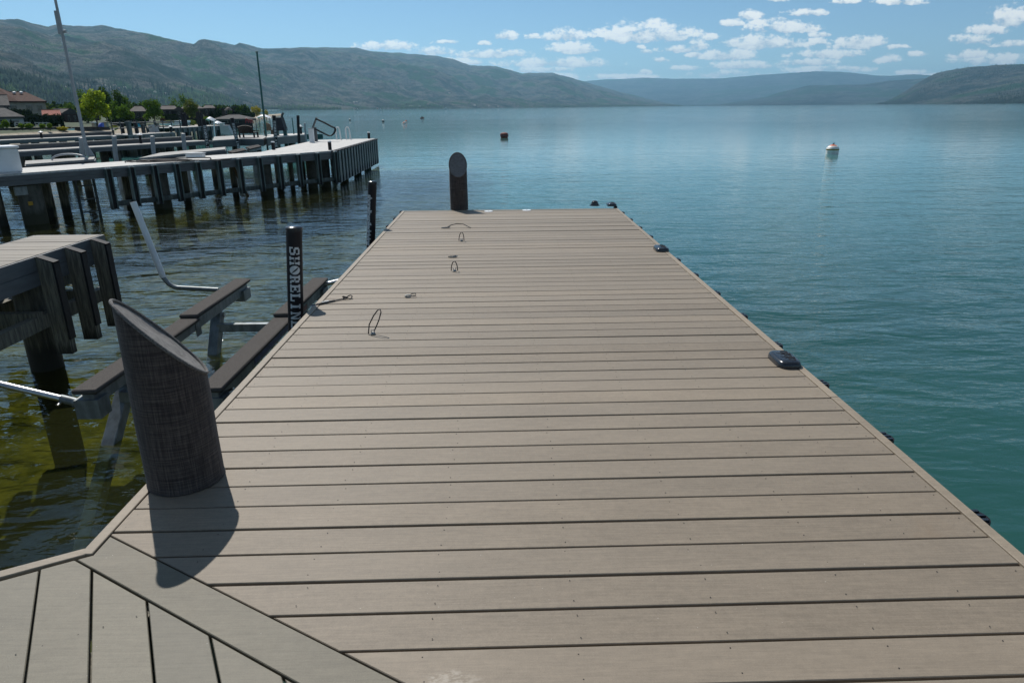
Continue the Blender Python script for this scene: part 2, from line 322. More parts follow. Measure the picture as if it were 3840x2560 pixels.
# ================================================================== SETTING
# ------------------------------------------------------------------ water
def water_mat():
    m = bpy.data.materials.new('lake_water'); m.use_nodes = True; t = NT(m.node_tree); t.n.clear()
    P = t.new('ShaderNodeNewGeometry').outputs['Position']; s = t.new('ShaderNodeSeparateXYZ'); t.l.new(P, s.inputs[0])
    def rot(ang, sx, sy):
        n = t.new('ShaderNodeMapping'); t.l.new(P, n.inputs[0]); n.inputs['Rotation'].default_value = (0, 0, ang); n.inputs['Scale'].default_value = (sx, sy, 1); return n.outputs[0]
    w1 = t.noise(rot(R_(-14), .62, 1.5), 1.0, 3, .5, .5); w2 = t.noise(rot(R_(16), 2.1, 5.2), 1.0, 3, .55, .5)
    w3 = t.noise(rot(R_(-30), 7.5, 15), 1.0, 2, .5, .4); w0 = t.noise(rot(R_(-6), .10, .26), 1.0, 2, .5)
    patch = t.noise(rot(R_(-10), .006, .035), 1.0, 4, .6); calm = t.ss(patch, .38, .62, .55, 1.25)
    h = t.m('MULTIPLY', t.m('SUBTRACT', w1, .5), .19)
    h = t.m('ADD', h, t.m('MULTIPLY', w2, .048)); h = t.m('ADD', h, t.m('MULTIPLY', w3, .010)); h = t.m('ADD', h, t.m('MULTIPLY', w0, .26))
    bn = t.bump(h, 1.0, t.m('MULTIPLY', calm, t.m('ADD', t.ss(s.outputs[1], 6, 40, .38, .12), t.ss(s.outputs[1], 90, 400, 0, .26))))
    fr = t.new('ShaderNodeFresnel'); t.put(fr.inputs[0], t.ss(s.outputs[1], 14, 60, 1.36, 1.52)); t.l.new(bn, fr.inputs[1])
    gl = t.new('ShaderNodeBsdfGlossy'); gl.inputs['Roughness'].default_value = .035; gl.inputs[0].default_value = (1, 1, 1, 1); t.l.new(bn, gl.inputs['Normal'])
    df = t.new('ShaderNodeBsdfDiffuse'); cl = t.noise(rot(0, .12, .2), 1.0, 3, .5)
    tr = t.new('ShaderNodeBsdfTransparent'); tr.inputs[0].default_value = (.72, .78, .48, 1)
    # how far one sees down: clear in the shallows left of the dock, turbid and deep towards open water
    nn = t.noise(rot(0, .3, .3), 1.0, 3, .5)
    sx = t.ss(t.m('ADD', s.outputs[0], t.m('MULTIPLY', nn, 2.0)), -1.6, 1.4, 1, 0)
    sy = t.ss(t.m('ADD', s.outputs[1], t.m('MULTIPLY', nn, 8.0)), 28, 42, 1, 0)
    open_ = t.mix(t.ss(s.outputs[1], 3, 30), t.mix(t.ss(cl, .3, .7), (.010, .050, .042, 1), (.016, .068, .056, 1)), (.060, .190, .185, 1))  # far body colour brightened to stand in for reflected sky
    shal = t.m('MULTIPLY', sx, sy); t.put(df.inputs[0], t.mix(shal, open_, (.044, .050, .015, 1)))
    body = t.new('ShaderNodeMixShader'); t.put(body.inputs[0], t.m('MULTIPLY', shal, .78)); t.l.new(df.outputs[0], body.inputs[1]); t.l.new(tr.outputs[0], body.inputs[2])
    mx = t.new('ShaderNodeMixShader'); t.l.new(fr.outputs[0], mx.inputs[0]); t.l.new(body.outputs[0], mx.inputs[1]); t.l.new(gl.outputs[0], mx.inputs[2])
    o = t.new('ShaderNodeOutputMaterial'); t.l.new(mx.outputs[0], o.inputs[0]); return m
RX = 17000
water = MB().add([(-RX, -2000, WZ), (RX, -2000, WZ), (RX, 17500, WZ), (-RX, 17500, WZ)], [(0, 1, 2, 3)]).build('water', water_mat()); tag(water, 'blue green lake with small ripples', kind='structure')
# lake bed
def bed_mat():
    m = bpy.data.materials.new('weedy_bed'); m.use_nodes = True; t = NT(m.node_tree); b = t.n['Principled BSDF']
    P = t.new('ShaderNodeNewGeometry').outputs['Position']
    a = t.noise(P, 1.5, 5, .62, .6); c = t.noise(P, 6.0, 4, .65, .4)
    v = t.m('ADD', t.m('MULTIPLY', a, .75), t.m('MULTIPLY', c, .3))
    t.put(b.inputs['Base Color'], t.ramp(v, [(.34, (.03, .036, .010)), (.50, (.095, .092, .022)), (.66, (.21, .185, .045))]))
    b.inputs['Roughness'].default_value = .95; b.inputs['Specular IOR Level'].default_value = 0; return m
gx = np.linspace(-60, 14, 75); gy = np.linspace(-6, 70, 77); X, Y = np.meshgrid(gx, gy)
Zb = WZ-1.15-np.clip((X+1)/3, 0, 1)*3.5-np.clip((Y-38)/12, 0, 1)*2.0+(fbm(X*.5, Y*.5, 4, 3)-.47)*.5
nx, ny = len(gx), len(gy); idx = np.arange(nx*ny).reshape(ny, nx)
Q = np.stack([idx[:-1, :-1], idx[:-1, 1:], idx[1:, 1:], idx[1:, :-1]], -1).reshape(-1, 4)
bed = link('lake_bed', mesh_np('lake_bed', np.stack([X, Y, Zb], -1).reshape(-1, 3), Q, bed_mat()), 'structure')
for p in bed.data.polygons: p.use_smooth = True
# ------------------------------------------------------------------ haze
hb = MB().box((0, 8250, 0), (2*RX+3000, 22500, 2)); zt = 860.0
for i in range(8):
    x, y, z = hb.v[i]; hb.v[i] = (x, y, zt if z > 0 else -9.5)
hm = bpy.data.materials.new('haze'); hm.use_nodes = True; t = NT(hm.node_tree); t.n.clear()
pv = t.new('ShaderNodeVolumePrincipled'); pv.inputs['Color'].default_value = (.40, .74, 1.0, 1); pv.inputs['Density'].default_value = 7.0e-5; pv.inputs['Anisotropy'].default_value = .4
oo = t.new('ShaderNodeOutputMaterial'); t.l.new(pv.outputs[0], oo.inputs['Volume'])
haze = hb.build('haze', hm); haze['kind'] = 'stuff'; haze['label'] = 'thin blue haze over the lake and far hills'
# ------------------------------------------------------------------ hills
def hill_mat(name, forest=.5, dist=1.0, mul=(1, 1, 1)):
    m = bpy.data.materials.new(name); m.use_nodes = True; t = NT(m.node_tree); b = t.n['Principled BSDF']
    P = t.new('ShaderNodeNewGeometry').outputs['Position']; s = t.new('ShaderNodeSeparateXYZ'); t.l.new(P, s.inputs[0])
    Ps = t.scale(P, (1/dist, 1/dist, 2.2/dist))
    a = t.noise(Ps, .0032, 5, .62); c = t.noise(Ps, .011, 6, .7); e = t.noise(Ps, .06, 4, .75); g = t.noise(t.scale(P, (1/dist, 1/dist, .35/dist)), .16, 2, .6)
    v = t.m('ADD', t.m('MULTIPLY', a, .6), t.m('MULTIPLY', c, .55))
    col = t.ramp(v, [(.43, (.016, .030, .024)), (.50, (.042, .060, .036)), (.550, (.105, .094, .078)), (.61, (.22, .176, .142)), (.70, (.15, .175, .08))])
    col = t.mix(t.ss(a, .53, .60), col, (.050, .105, .036, 1))
    dark = t.ss(t.m('ADD', t.m('MULTIPLY', e, .6), t.m('MULTIPLY', g, .5)), .50-.1*(1-forest), .64, 1.0, .0)
    col = t.mix(t.m('MULTIPLY', dark, .60), col, (.009, .016, .012, 1))
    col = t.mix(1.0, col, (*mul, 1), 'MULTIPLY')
    t.put(b.inputs['Base Color'], col); b.inputs['Roughness'].default_value = .95; b.inputs['Specular IOR Level'].default_value = 0
    t.put(b.inputs['Normal'], t.bump(t.m('ADD', t.m('MULTIPLY', c, 1.0), t.m('MULTIPLY', e, .3)), 34*dist, 1.0)); return m
def ridge(pts, px):
    xs, ys = zip(*pts); return np.interp(px, xs, ys)
def hills(name, label, pts, px0, px1, r0f, r1f, vbase, m, seed, rows=90, cols=520, rough=.10, jag=2.0, gul=1.0):
    px = np.linspace(px0, px1, cols); py = ridge(pts, px)*3840/2352+(fbm(px*.03, px*0+seed, 4, seed)-.47)*jag*3
    D = np.stack([ray(a, b) for a, b in zip(px, py)]); hn = np.hypot(D[:, 0], D[:, 1]); v1 = D[:, 2]/hn
    ax, ay = D[:, 0]/hn, D[:, 1]/hn
    r0 = np.array([r0f(p) for p in px]); r1 = np.array([r1f(p) for p in px])
    t = np.linspace(0, 1.22, rows)[:, None]
    rr = r0*(r1/r0)**t
    z0 = vbase(px)
    zr = HC+v1*r1
    tc = np.clip(t, 0, 1)
    z = z0+(zr-z0)*(.28*tc+.72*tc**1.8) if True else 0
    X, Y = ax*rr, ay*rr
    sc = 1/(.14*r1.mean())
    n = fbm(X*sc, Y*sc, 6, seed)-.49; rg = 1-np.abs(fbm(X*sc*1.7+9, Y*sc*.8, 5, seed+3)-.48)*4
    amp = (zr-z0)*rough*np.sin(np.pi*np.clip(t, 0, 1))**.8
    z = z+amp*(n*5+rg*.55*gul)
    # keep the slopes from rising over the surveyed skyline
    lim = HC+(v1-.0008)*rr; z = np.where((t < .985), np.minimum(z, lim), z)
    back = np.clip((t-1)/.22, 0, 1); z = z-back*(zr-z0)*.8
    z = np.where(t <= 0.0001, np.minimum(z, WZ-.5) if False else z, z)
    V = np.stack([X, Y, z], -1).reshape(-1, 3); idx = np.arange(rows*cols).reshape(rows, cols)
    Q = np.stack([idx[:-1, :-1], idx[:-1, 1:], idx[1:, 1:], idx[1:, :-1]], -1).reshape(-1, 4)
    me = mesh_np(name, V, Q, m); me.polygons.foreach_set('use_smooth', np.ones(len(me.polygons), bool))
    o = link(name, me, 'structure'); o['label'] = label
    return X, Y, z, rr
LEFT = [(-1500, 60), (-1100, 35), (-700, 52), (-420, 40), (-200, 30), (-60, 42), (0, 45), (40, 44), (60, 50), (85, 57), (110, 62), (130, 57), (170, 60), (210, 60), (235, 58), (270, 65), (340, 78), (420, 97), (445, 101), (455, 93), (470, 90), (500, 95),
        (540, 104), (550, 99), (565, 103), (600, 112), (650, 113), (690, 110), (770, 110), (800, 111), (820, 112), (850, 119), (920, 122), (960, 126), (1000, 129), (1040, 136), (1080, 150), (1110, 151),
        (1140, 152), (1200, 170), (1215, 167), (1270, 168), (1330, 184), (1400, 205), (1470, 222), (1530, 237), (1572, 243.2), (1600, 244.2)]
r0L = lambda p: 950*7.5**(max(0, p/1.633+300)/1900)
r1L = lambda p: 2700+max(0, p/1.633+300)*3.7
HL = hills('left_hills', 'long blue green hillside with burnt forest patches along the left shore', [(a*1.6327, b) for a, b in LEFT], -1480*1.6327, 1602*1.6327, r0L, r1L,
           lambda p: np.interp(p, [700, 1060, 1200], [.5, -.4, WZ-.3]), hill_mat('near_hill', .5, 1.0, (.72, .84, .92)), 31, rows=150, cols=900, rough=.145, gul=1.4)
FAR = [(1200, 205), (1345, 186), (1390, 182), (1440, 181), (1480, 178), (1540, 181), (1600, 180.5), (1660, 180), (1700, 176), (1750, 171.5), (1820, 167.5), (1870, 163.5), (1930, 165), (1970, 168), (2010, 173), (2050, 174), (2100, 170), (2130, 172), (2200, 178), (2500, 170)]
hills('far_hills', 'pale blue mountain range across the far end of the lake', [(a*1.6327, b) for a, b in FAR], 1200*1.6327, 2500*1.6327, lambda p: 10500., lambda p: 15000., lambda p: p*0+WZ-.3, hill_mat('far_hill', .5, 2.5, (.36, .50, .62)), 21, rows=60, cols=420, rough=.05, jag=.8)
MID = [(1560, 244.5), (1650, 240), (1700, 233), (1760, 222), (1800, 210), (1858, 196), (1920, 195), (1980, 194), (2040, 186), (2090, 182), (2130, 180), (2200, 176), (2500, 180)]
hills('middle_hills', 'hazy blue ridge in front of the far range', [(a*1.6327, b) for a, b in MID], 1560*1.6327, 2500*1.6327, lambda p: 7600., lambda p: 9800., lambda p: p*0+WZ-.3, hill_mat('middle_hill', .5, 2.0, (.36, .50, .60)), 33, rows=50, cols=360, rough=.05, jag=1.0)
RIGHT = [(1985, 246), (2010, 243), (2035, 233), (2060, 221), (2080, 209), (2095, 199), (2110, 189), (2130, 178), (2150, 168), (2175, 161), (2200, 157), (2230, 153), (2250, 151.5), (2300, 148), (2352, 147), (2420, 143), (2600, 130), (2800, 140)]
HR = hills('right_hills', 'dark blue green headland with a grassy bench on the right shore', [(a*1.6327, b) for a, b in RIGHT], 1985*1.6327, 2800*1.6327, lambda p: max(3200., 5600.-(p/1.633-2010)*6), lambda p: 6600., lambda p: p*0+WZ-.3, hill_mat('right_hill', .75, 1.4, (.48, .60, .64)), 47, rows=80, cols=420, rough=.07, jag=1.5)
# ------------------------------------------------------------------ near shore land (left)
SHORE = [(-900, 660), (-500, 600), (-300, 575), (0, 547), (296, 524), (420, 512), (560, 500), (760, 480), (900, 462), (1000, 446), (1055, 436)]
sp_ = np.array([G(x, y, WZ)[:2] for x, y in SHORE]); sx_ = np.array([p[0] for p in SHORE], float)
pxs = np.linspace(-300, 1062, 230); S0 = np.stack([np.interp(pxs, sx_, sp_[:, 0]), np.interp(pxs, sx_, sp_[:, 1])], -1)
yy_ = np.linspace(-60, S0[0, 1]-1.5, 70); S0 = np.concatenate([np.stack([S0[0, 0]+.06*(S0[0, 1]-yy_)*np.sin(yy_*.08), yy_], -1), S0]); pxs = np.concatenate([np.full(70, -300.), pxs])
r_s = np.hypot(S0[:, 0], S0[:, 1]); dr = S0/r_s[:, None]
offs = np.array([-14, -5, -1.5, 0, 2, 5, 9, 10.2, 16, 30, 70, 200, 420, 760.]); zo = np.array([WZ-1.8, WZ-.7, WZ-.2, WZ+.02, WZ+.22, WZ+.42, WZ+.55, WZ+.80, -.40, -.32, -.05, .4, .6, .8])
rr = r_s[:, None]+offs[None, :]*np.where(offs > 60, np.clip((1120-pxs)[:, None]/400, .25, 1), 1.0)*np.where((pxs > 900)[:, None], .6, 1.0)
Zl = zo[None, :]+(fbm(rr*.3, pxs[:, None]*.05, 3, 2)-.47)*np.where(offs > 0, .25, .05)[None, :]
Zl = np.minimum(Zl, np.interp(pxs, [780, 960], [2.0, -.85])[:, None])
V = np.stack([dr[:, :1]*rr, dr[:, 1:]*rr, Zl], -1).reshape(-1, 3); idx = np.arange(V.shape[0]).reshape(len(pxs), len(offs))
Q = np.stack([idx[:-1, :-1], idx[1:, :-1], idx[1:, 1:], idx[:-1, 1:]], -1).reshape(-1, 4)
lm = bpy.data.materials.new('shore_ground'); lm.use_nodes = True; t = NT(lm.node_tree); b = t.n['Principled BSDF']
P = t.new('ShaderNodeNewGeometry').outputs['Position']; s = t.new('ShaderNodeSeparateXYZ'); t.l.new(P, s.inputs[0])
sand = t.mix(t.ss(t.noise(P, 2.2, 5, .7), .35, .65), (.20, .165, .115, 1), (.36, .31, .23, 1)); gr = t.mix(t.noise(P, .5, 4, .6), (.015, .032, .008, 1), (.04, .06, .015, 1))
t.put(b.inputs['Base Color'], t.mix(t.ss(s.outputs[2], WZ+.58, WZ+.78), sand, gr)); b.inputs['Roughness'].default_value = .95
land = link('shore_ground', mesh_np('shore_ground', V, Q, lm), 'structure'); land['label'] = 'gravel beach and lawn along the left shore'
# ------------------------------------------------------------------ far conifers on the lower slopes
def conifers(H, name, n, tmax, keep, hgt, seed, m, label):
    X, Y, Z, rr = H; rows, cols = X.shape; g = np.random.default_rng(seed); out = []
    i = (g.random(n*6)**1.35*tmax*(rows-2)); j = g.random(n*6)*(cols-2); ii = i.astype(int); jj = j.astype(int); fi = i-ii; fj = j-jj
    bl = lambda Aa: (Aa[ii, jj]*(1-fi)*(1-fj)+Aa[ii+1, jj]*fi*(1-fj)+Aa[ii, jj+1]*(1-fi)*fj+Aa[ii+1, jj+1]*fi*fj)
    x, y, z = bl(X), bl(Y), bl(Z)
    k = keep(x, y, z, jj/cols, ii/rows) > g.random(len(x)); x, y, z = x[k][:n], y[k][:n], z[k][:n]; n = len(x)
    h = hgt*(.55+.75*g.random(n)); w = h*(.16+.10*g.random(n)); a0 = g.random(n)*6.28
    V = []; F = []
    for q, (lo, hi, ww) in enumerate(((.06, .62, 1.0), (.36, 1.0, .66))):
        for s_ in range(5):
            a = a0+s_*2*math.pi/5+q*.6; V.append(np.stack([x+w*ww*np.cos(a), y+w*ww*np.sin(a), z+h*lo], -1))
        V.append(np.stack([x, y, z+h*hi], -1))
    V = np.stack(V, 1); base = (np.arange(n)*12)[:, None, None]
    tri = np.array([[q*6+s_, q*6+(s_+1) % 5, q*6+5] for q in (0, 1) for s_ in range(5)])[None]
    o = link(name, mesh_np(name, V.reshape(-1, 3), (base+tri).reshape(-1, 3), m), 'stuff'); o['label'] = label; return o
M_CON = mat('conifer_green', (.018, .032, .020), .9, 0, .45, .02, spec=.05)
def keepL(x, y, z, fj, ft):
    c = fbm(x*.006, y*.006, 4, 77); fine = fbm(x*.02, y*.02, 3, 12)
    return np.clip((c-.40)*5.0, .02, 1)*np.clip((fine-.33)*5, 0, 1)*np.clip(1.05-ft*1.9, .0, 1)
conifers(HL, 'hillside_conifers', 28000, .62, keepL, 6.5, 3, M_CON, 'scattered dark conifers over the lower left hillside')
def keepT(x, y, z, fj, ft): return np.clip((fbm(x*.010, y*.010, 3, 5)-.42)*7, .03, 1)*np.clip(1.5-np.maximum(fj-.28, 0)*4.2, 0, 1)
conifers(HL, 'pine_belt', 7000, .17, keepT, 14, 9, M_CON, 'dense belt of dark pines at the foot of the left hillside')
M_DEC = mat('lakeside_green', (.045, .085, .022), .9, 0, .5, .03, spec=.05)
def keepS(x, y, z, fj, ft): return np.clip((fbm(x*.004, y*.004, 3, 15)-.35)*4, 0, 1)*np.where((fj > .60), 1, .25)
conifers(HL, 'lakeside_woods', 4200, .10, keepS, 12, 19, M_DEC, 'green woods along the far left shoreline')
def keepR(x, y, z, fj, ft): return np.clip((fbm(x*.002, y*.002, 4, 8)-.42)*4, 0, 1)
conifers(HR, 'headland_conifers', 7000, .95, keepR, 11, 29, M_CON, 'scattered conifers on the right headland')
# ================================================================== MAIN DOCK
X0, X1, D0, PW, SK = -1.401, 1.6716, 1.3395, 0.145, 0.01035
TR = .043                                            # nosing width
def clip(poly, a, n):                                 # keep the side of the line through a where (p-a).n >= 0
    out = []
    for i in range(len(poly)):
        p, q = poly[i], poly[(i+1) % len(poly)]
        dp = (p[0]-a[0])*n[0]+(p[1]-a[1])*n[1]; dq = (q[0]-a[0])*n[0]+(q[1]-a[1])*n[1]
        if dp >= 0: out.append(p)
        if dp*dq < 0:
            t_ = dp/(dp-dq); out.append((p[0]+(q[0]-p[0])*t_, p[1]+(q[1]-p[1])*t_))
    return out
dock = thing('dock', 'long brown composite board dock running out over the water in the foreground', 'dock', (0, 5.5, 0))
def board(poly, m, name='plank', z=0.0, th=.026, tilt=0.0, parent=None, bev=.0022):
    mb = MB().prism(poly, -th, 0)
    cx = sum(p[0] for p in poly)/len(poly); cy = sum(p[1] for p in poly)/len(poly)
    mb.v = [(x, y, zz+z+tilt*(x-cx)) for x, y, zz in mb.v]
    return at(parent or dock, mb, name, m, bevel=bev, base=(cx, cy, 0))
bA = np.array([-1.366, 2.029]); bB = np.array([-.348, 1.41]); bd = (bB-bA)/np.linalg.norm(bB-bA); bn = np.array([-bd[1], bd[0]])   # border board, far edge
NP = 58
pr = np.random.default_rng(4)
for i in range(-9, NP):
    ya, yb = D0+i*PW, D0+(i+1)*PW-.0078*(1+.35*pr.random())
    if i in (45, 47): yb -= .006
    poly = [(X0+TR, ya+SK*X0), (X1-TR, ya+SK*X1), (X1-TR, yb+SK*X1), (X0+TR, yb+SK*X0)]
    poly = clip(poly, bA+bn*.006, bn)
    if len(poly) > 2: board(poly, M_DECK, z=pr.normal(0, .0009)+(.0035 if i in (46, 48, 52) else 0), tilt=pr.normal(0, .0006))
L = 3.0
lo = bA-bn*.128
def isect(a, d, b, e):
    t_ = np.linalg.solve(np.array([[d[0], -e[0]], [d[1], -e[1]]]), np.array(b)-np.array(a)); return np.array(a)+np.array(d)*t_[0]
eC = np.array([-1.382, 1.956]); ed = np.array([math.cos(R_(208.7)), math.sin(R_(208.7))]); en = np.array([-ed[1], ed[0]])      # outer edge of the angled walkway
eI = eC+(-en if en[1] > 0 else en)*(TR+.003); xI = np.array([X0+TR+.003, 0.]); cI = isect(xI, (0, 1.), eI, ed)               # inner corner of the two nosings
bpoly = [tuple(isect(bA, bd, xI, (0, 1.))), tuple(cI), tuple(isect(lo, bd, eI, ed)), tuple(lo+bd*L), tuple(bA+bd*L)]
board(bpoly, M_DECK2, 'border_plank', z=.0006)
en_in = -en if en[1] > 0 else en                       # towards the walkway
ad = np.array([math.cos(R_(-61.3)), math.sin(R_(-61.3))]); an = np.array([-ad[1], ad[0]]) ; an = an if an[0] > 0 else -an
p0 = np.array([-1.31, 1.836])
for k in range(-9, 22):
    a = p0+an*(k*.1445); bq = a+an*(.1445-.0065)
    poly = [tuple(a-ad*.6), tuple(a+ad*3.4), tuple(bq+ad*3.4), tuple(bq-ad*.6)]
    if (poly[1][0]-poly[0][0])*(poly[2][1]-poly[0][1])-(poly[1][1]-poly[0][1])*(poly[2][0]-poly[0][0]) < 0: poly = poly[::-1]
    poly = clip(poly, eC+en_in*(TR+.003), en_in); poly = clip(poly, lo-bn*.006, -bn); poly = clip(poly, (0, -1.2), (0, 1))
    if len(poly) > 2: board(poly, M_DECK2, z=pr.normal(0, .0008))
yF = D0+NP*PW
def quad(a, b, w, n):                                  # strip of width w from a to b on the side n
    a, b, n = np.array(a), np.array(b), np.array(n); P = [tuple(a), tuple(b), tuple(b+n*w), tuple(a+n*w)]
    ar = sum(P[i][0]*P[(i+1) % 4][1]-P[(i+1) % 4][0]*P[i][1] for i in range(4)); return P if ar > 0 else P[::-1]
for k in range(3):                                     # nosing, in lengths
    y0, y1 = [(cI[1]+.004, 4.3), (4.303, 7.2), (7.203, yF+SK*X0+.05)][k]; board(quad((X0, y0), (X0, y1), TR-.003, (1, 0)), M_TRIM, 'edge_nosing', z=.0035, th=.03)
    y0, y1 = [(-1.0, 3.1), (3.103, 6.6), (6.603, yF+SK*X1+.05)][k]; board(quad((X1, y0), (X1, y1), TR-.003, (-1, 0)), M_TRIM, 'edge_nosing', z=.0035, th=.03)
board(quad((X0+TR, yF+SK*X0+.002), (X1-TR, yF+SK*X1+.002), .048, (0, 1)), M_TRIM, 'edge_nosing', z=.003, th=.03)
board(quad(np.array([X0, eC[1]+.0]), np.array([X0, eC[1]])+ed*3.0, TR-.003, en_in), M_TRIM, 'edge_nosing', z=.003, th=.03)
for a, b in (((X1-.012, -1), (X1-.012, yF)), ((X0+.012, 1.9), (X0+.012, yF)), ((X0+.02, yF+.03), (X1-.02, yF+.03))):
    for z in (-.105, -.255): at(dock, MB().beam((*a, z), (*b, z), .022, .142), 'fascia', M_FASC)
fa, fb = eC+en_in*.02, eC+en_in*.02+ed*3
for z in (-.105, -.255): at(dock, MB().beam((*fa, z), (*fb, z), .022, .142), 'fascia', M_FASC)
for x in (-1.1, -.35, .4, 1.15): at(dock, MB().beam((x, 1.2, -.15), (x, yF-.05, -.15), .09, .24), 'joist', M_WOOD)
for x in (-1.05, 1.3):
    for y in (1.0, 4.2, 7.4, 9.3): at(dock, MB().tube([(x, y, -.28), (x, y, -4)], .15, 14), 'pile', M_PILE, smooth=True)
sc = MB()                                              # countersunk screws
for i in range(-6, NP):
    for x in (X0+TR+.03, -1.0, -.62, -.21, .2, .61, 1.02, 1.35, X1-TR-.03):
        for q in (.028, .112):
            xx = x+pr.normal(0, .006); y = D0+i*PW+q+SK*xx+pr.normal(0, .004)
            if (np.array([xx, y])-bA).dot(bn) < .03: continue
            sc.lathe([(.0022, .0008), (.0018, .0014)], (xx, y, .0), 6)
for k in range(-8, 20):
    for q in (.028, .112):
        for d_ in (.30, .72, 1.15):
            p = p0+an*(k*.1445+q)+ad*(d_+.05*k*.0)
            if (p-lo).dot(-bn) > .03 and (p-eC).dot(en_in) > .08: sc.lathe([(.0022, .0008), (.0018, .0014)], (p[0], p[1], 0), 6)
o = at(dock, sc, 'deck_screws', mat('screw_head', (.03, .027, .025), .6, .4)); o['kind'] = 'stuff'
# black ribbed fenders down both sides
FE = MB(); prof = []
for k in range(13): a = math.pi*k/12; prof.append((.038*math.sin(a)+.006, -.048*math.cos(a)))
def fender(x, y, sgn, h=.95):
    b = MB(); poly = [(x+sgn*p, y+q) for p, q in prof]+[(x-sgn*.004, y+.048), (x-sgn*.004, y-.048)]
    ar = sum(poly[i][0]*poly[(i+1) % len(poly)][1]-poly[(i+1) % len(poly)][0]*poly[i][1] for i in range(len(poly)))
    if ar < 0: poly = poly[::-1]
    b.prism(poly, -h, -.012); f = at(dock, b, 'fender', M_BLACK, smooth=True, base=(x, y, -.4))
    r = MB()
    for q in (-.028, .0, .028):
        w = .030*math.sqrt(max(.05, 1-(q/.048)**2)); r.box((x+sgn*(w/2+.002), y+q, -.0075), (w, .013, .008))
    c = r.build('fender_rib', M_BPLA); c.parent = f; c.location = Vector((0, 0, 0))-Vector((x, y, -.4))
for k in range(-1, 14): fender(X1+.004, 2.07+k*.622, 1)
for k in range(0, 3): fender(X0-.004, 9.85-k*.622, -1)
# ------------------------------------------------------------------ fabric covered posts
def covered_post(root, c, r, zt, zb, low, bulge=.004, seed=0):
    n = 56; lo_ = np.array(low)/np.linalg.norm(low); rows = 26; g = np.random.default_rng(seed)
    V = []; UV = []; mid = (zt+zb)/2; hs = (zt-zb)/2
    for i in range(rows+1):
        for j in range(n+1):
            a = 2*math.pi*j/n; ca, sa = math.cos(a), math.sin(a); top = mid-hs*(ca*lo_[0]+sa*lo_[1]); v = i/rows
            rr = r*(1+bulge*math.sin(v*9+a*3)+bulge*.9*math.sin(a*7+v*4)+(.02 if i == 0 else 0)-.035*v*v)
            V.append((c[0]+rr*ca, c[1]+rr*sa, .004+top*v)); UV.append((a*r, top*v))
    F = [(i*(n+1)+j, i*(n+1)+j+1, (i+1)*(n+1)+j+1, (i+1)*(n+1)+j) for i in range(rows) for j in range(n)]
    me = bpy.data.meshes.new('cover_body'); me.from_pydata([tuple(np.array(p)-np.array([*c, 0])) for p in V], [], F); me.materials.append(M_FAB)
    uvl = me.uv_layers.new(name='UVMap')
    for lp in me.loops: uvl.data[lp.index].uv = UV[lp.vertex_index]
    for p in me.polygons: p.use_smooth = True
    o = bpy.data.objects.new('cover_body', me); COL.objects.link(o); o.parent = root
    rim = []; cap = []; fs = []; rings = 7; rt = r*.965
    for j in range(n):
        a = 2*math.pi*j/n; top = mid-hs*(math.cos(a)*lo_[0]+math.sin(a)*lo_[1]); rim.append((rt*math.cos(a), rt*math.sin(a), top+.004))
    for k in range(rings):
        f = 1-k/rings
        for j in range(n):
            a = 2*math.pi*j/n; x, y = rt*.985*f*math.cos(a), rt*.985*f*math.sin(a)
            s_ = (x*lo_[0]+y*lo_[1])/rt; wrinkle = (fbm(np.array([s_*2.2+seed]), np.array([(x*lo_[1]-y*lo_[0])/rt*1.3]), 4, seed)[0]-.47)
            cap.append((x, y, mid-hs*s_+(-.012*(1-f*f)+.040*wrinkle*(1-f**3)-.010*math.exp(-((s_-.45)/.06)**2)*(1-f**4))))
    cap.append((0, 0, mid-.012))
    for k in range(rings-1):
        for j in range(n): fs.append((k*n+j, k*n+(j+1) % n, (k+1)*n+(j+1) % n, (k+1)*n+j))
    for j in range(n): fs.append(((rings-1)*n+j, (rings-1)*n+(j+1) % n, rings*n))
    t_ = MB().add(cap, fs).build('cover_top', M_FABTOP, smooth=True); t_.parent = root
    pp = MB().tube(rim, .0065, 8, closed=True).build('cover_piping', M_PIPING, smooth=True); pp.parent = root
    it = MB().tube([(0, 0, -3.5), (0, 0, zb-.1)], r*.86, 18).build('pile', M_PILE); it.parent = root
cp1 = thing('covered_post', 'near post in a woven dark fabric cover with a slanted top', 'post', (-1.262, 2.412, 0)); covered_post(cp1, (0, 0), .140, .740, .425, (.89, .46), seed=3)
cp2 = thing('covered_post', 'far post in a dark fabric cover standing at the dock end', 'post', (-.598, 9.905, 0)); covered_post(cp2, (0, 0), .128, .775, .46, (.08, -1.0), seed=8)
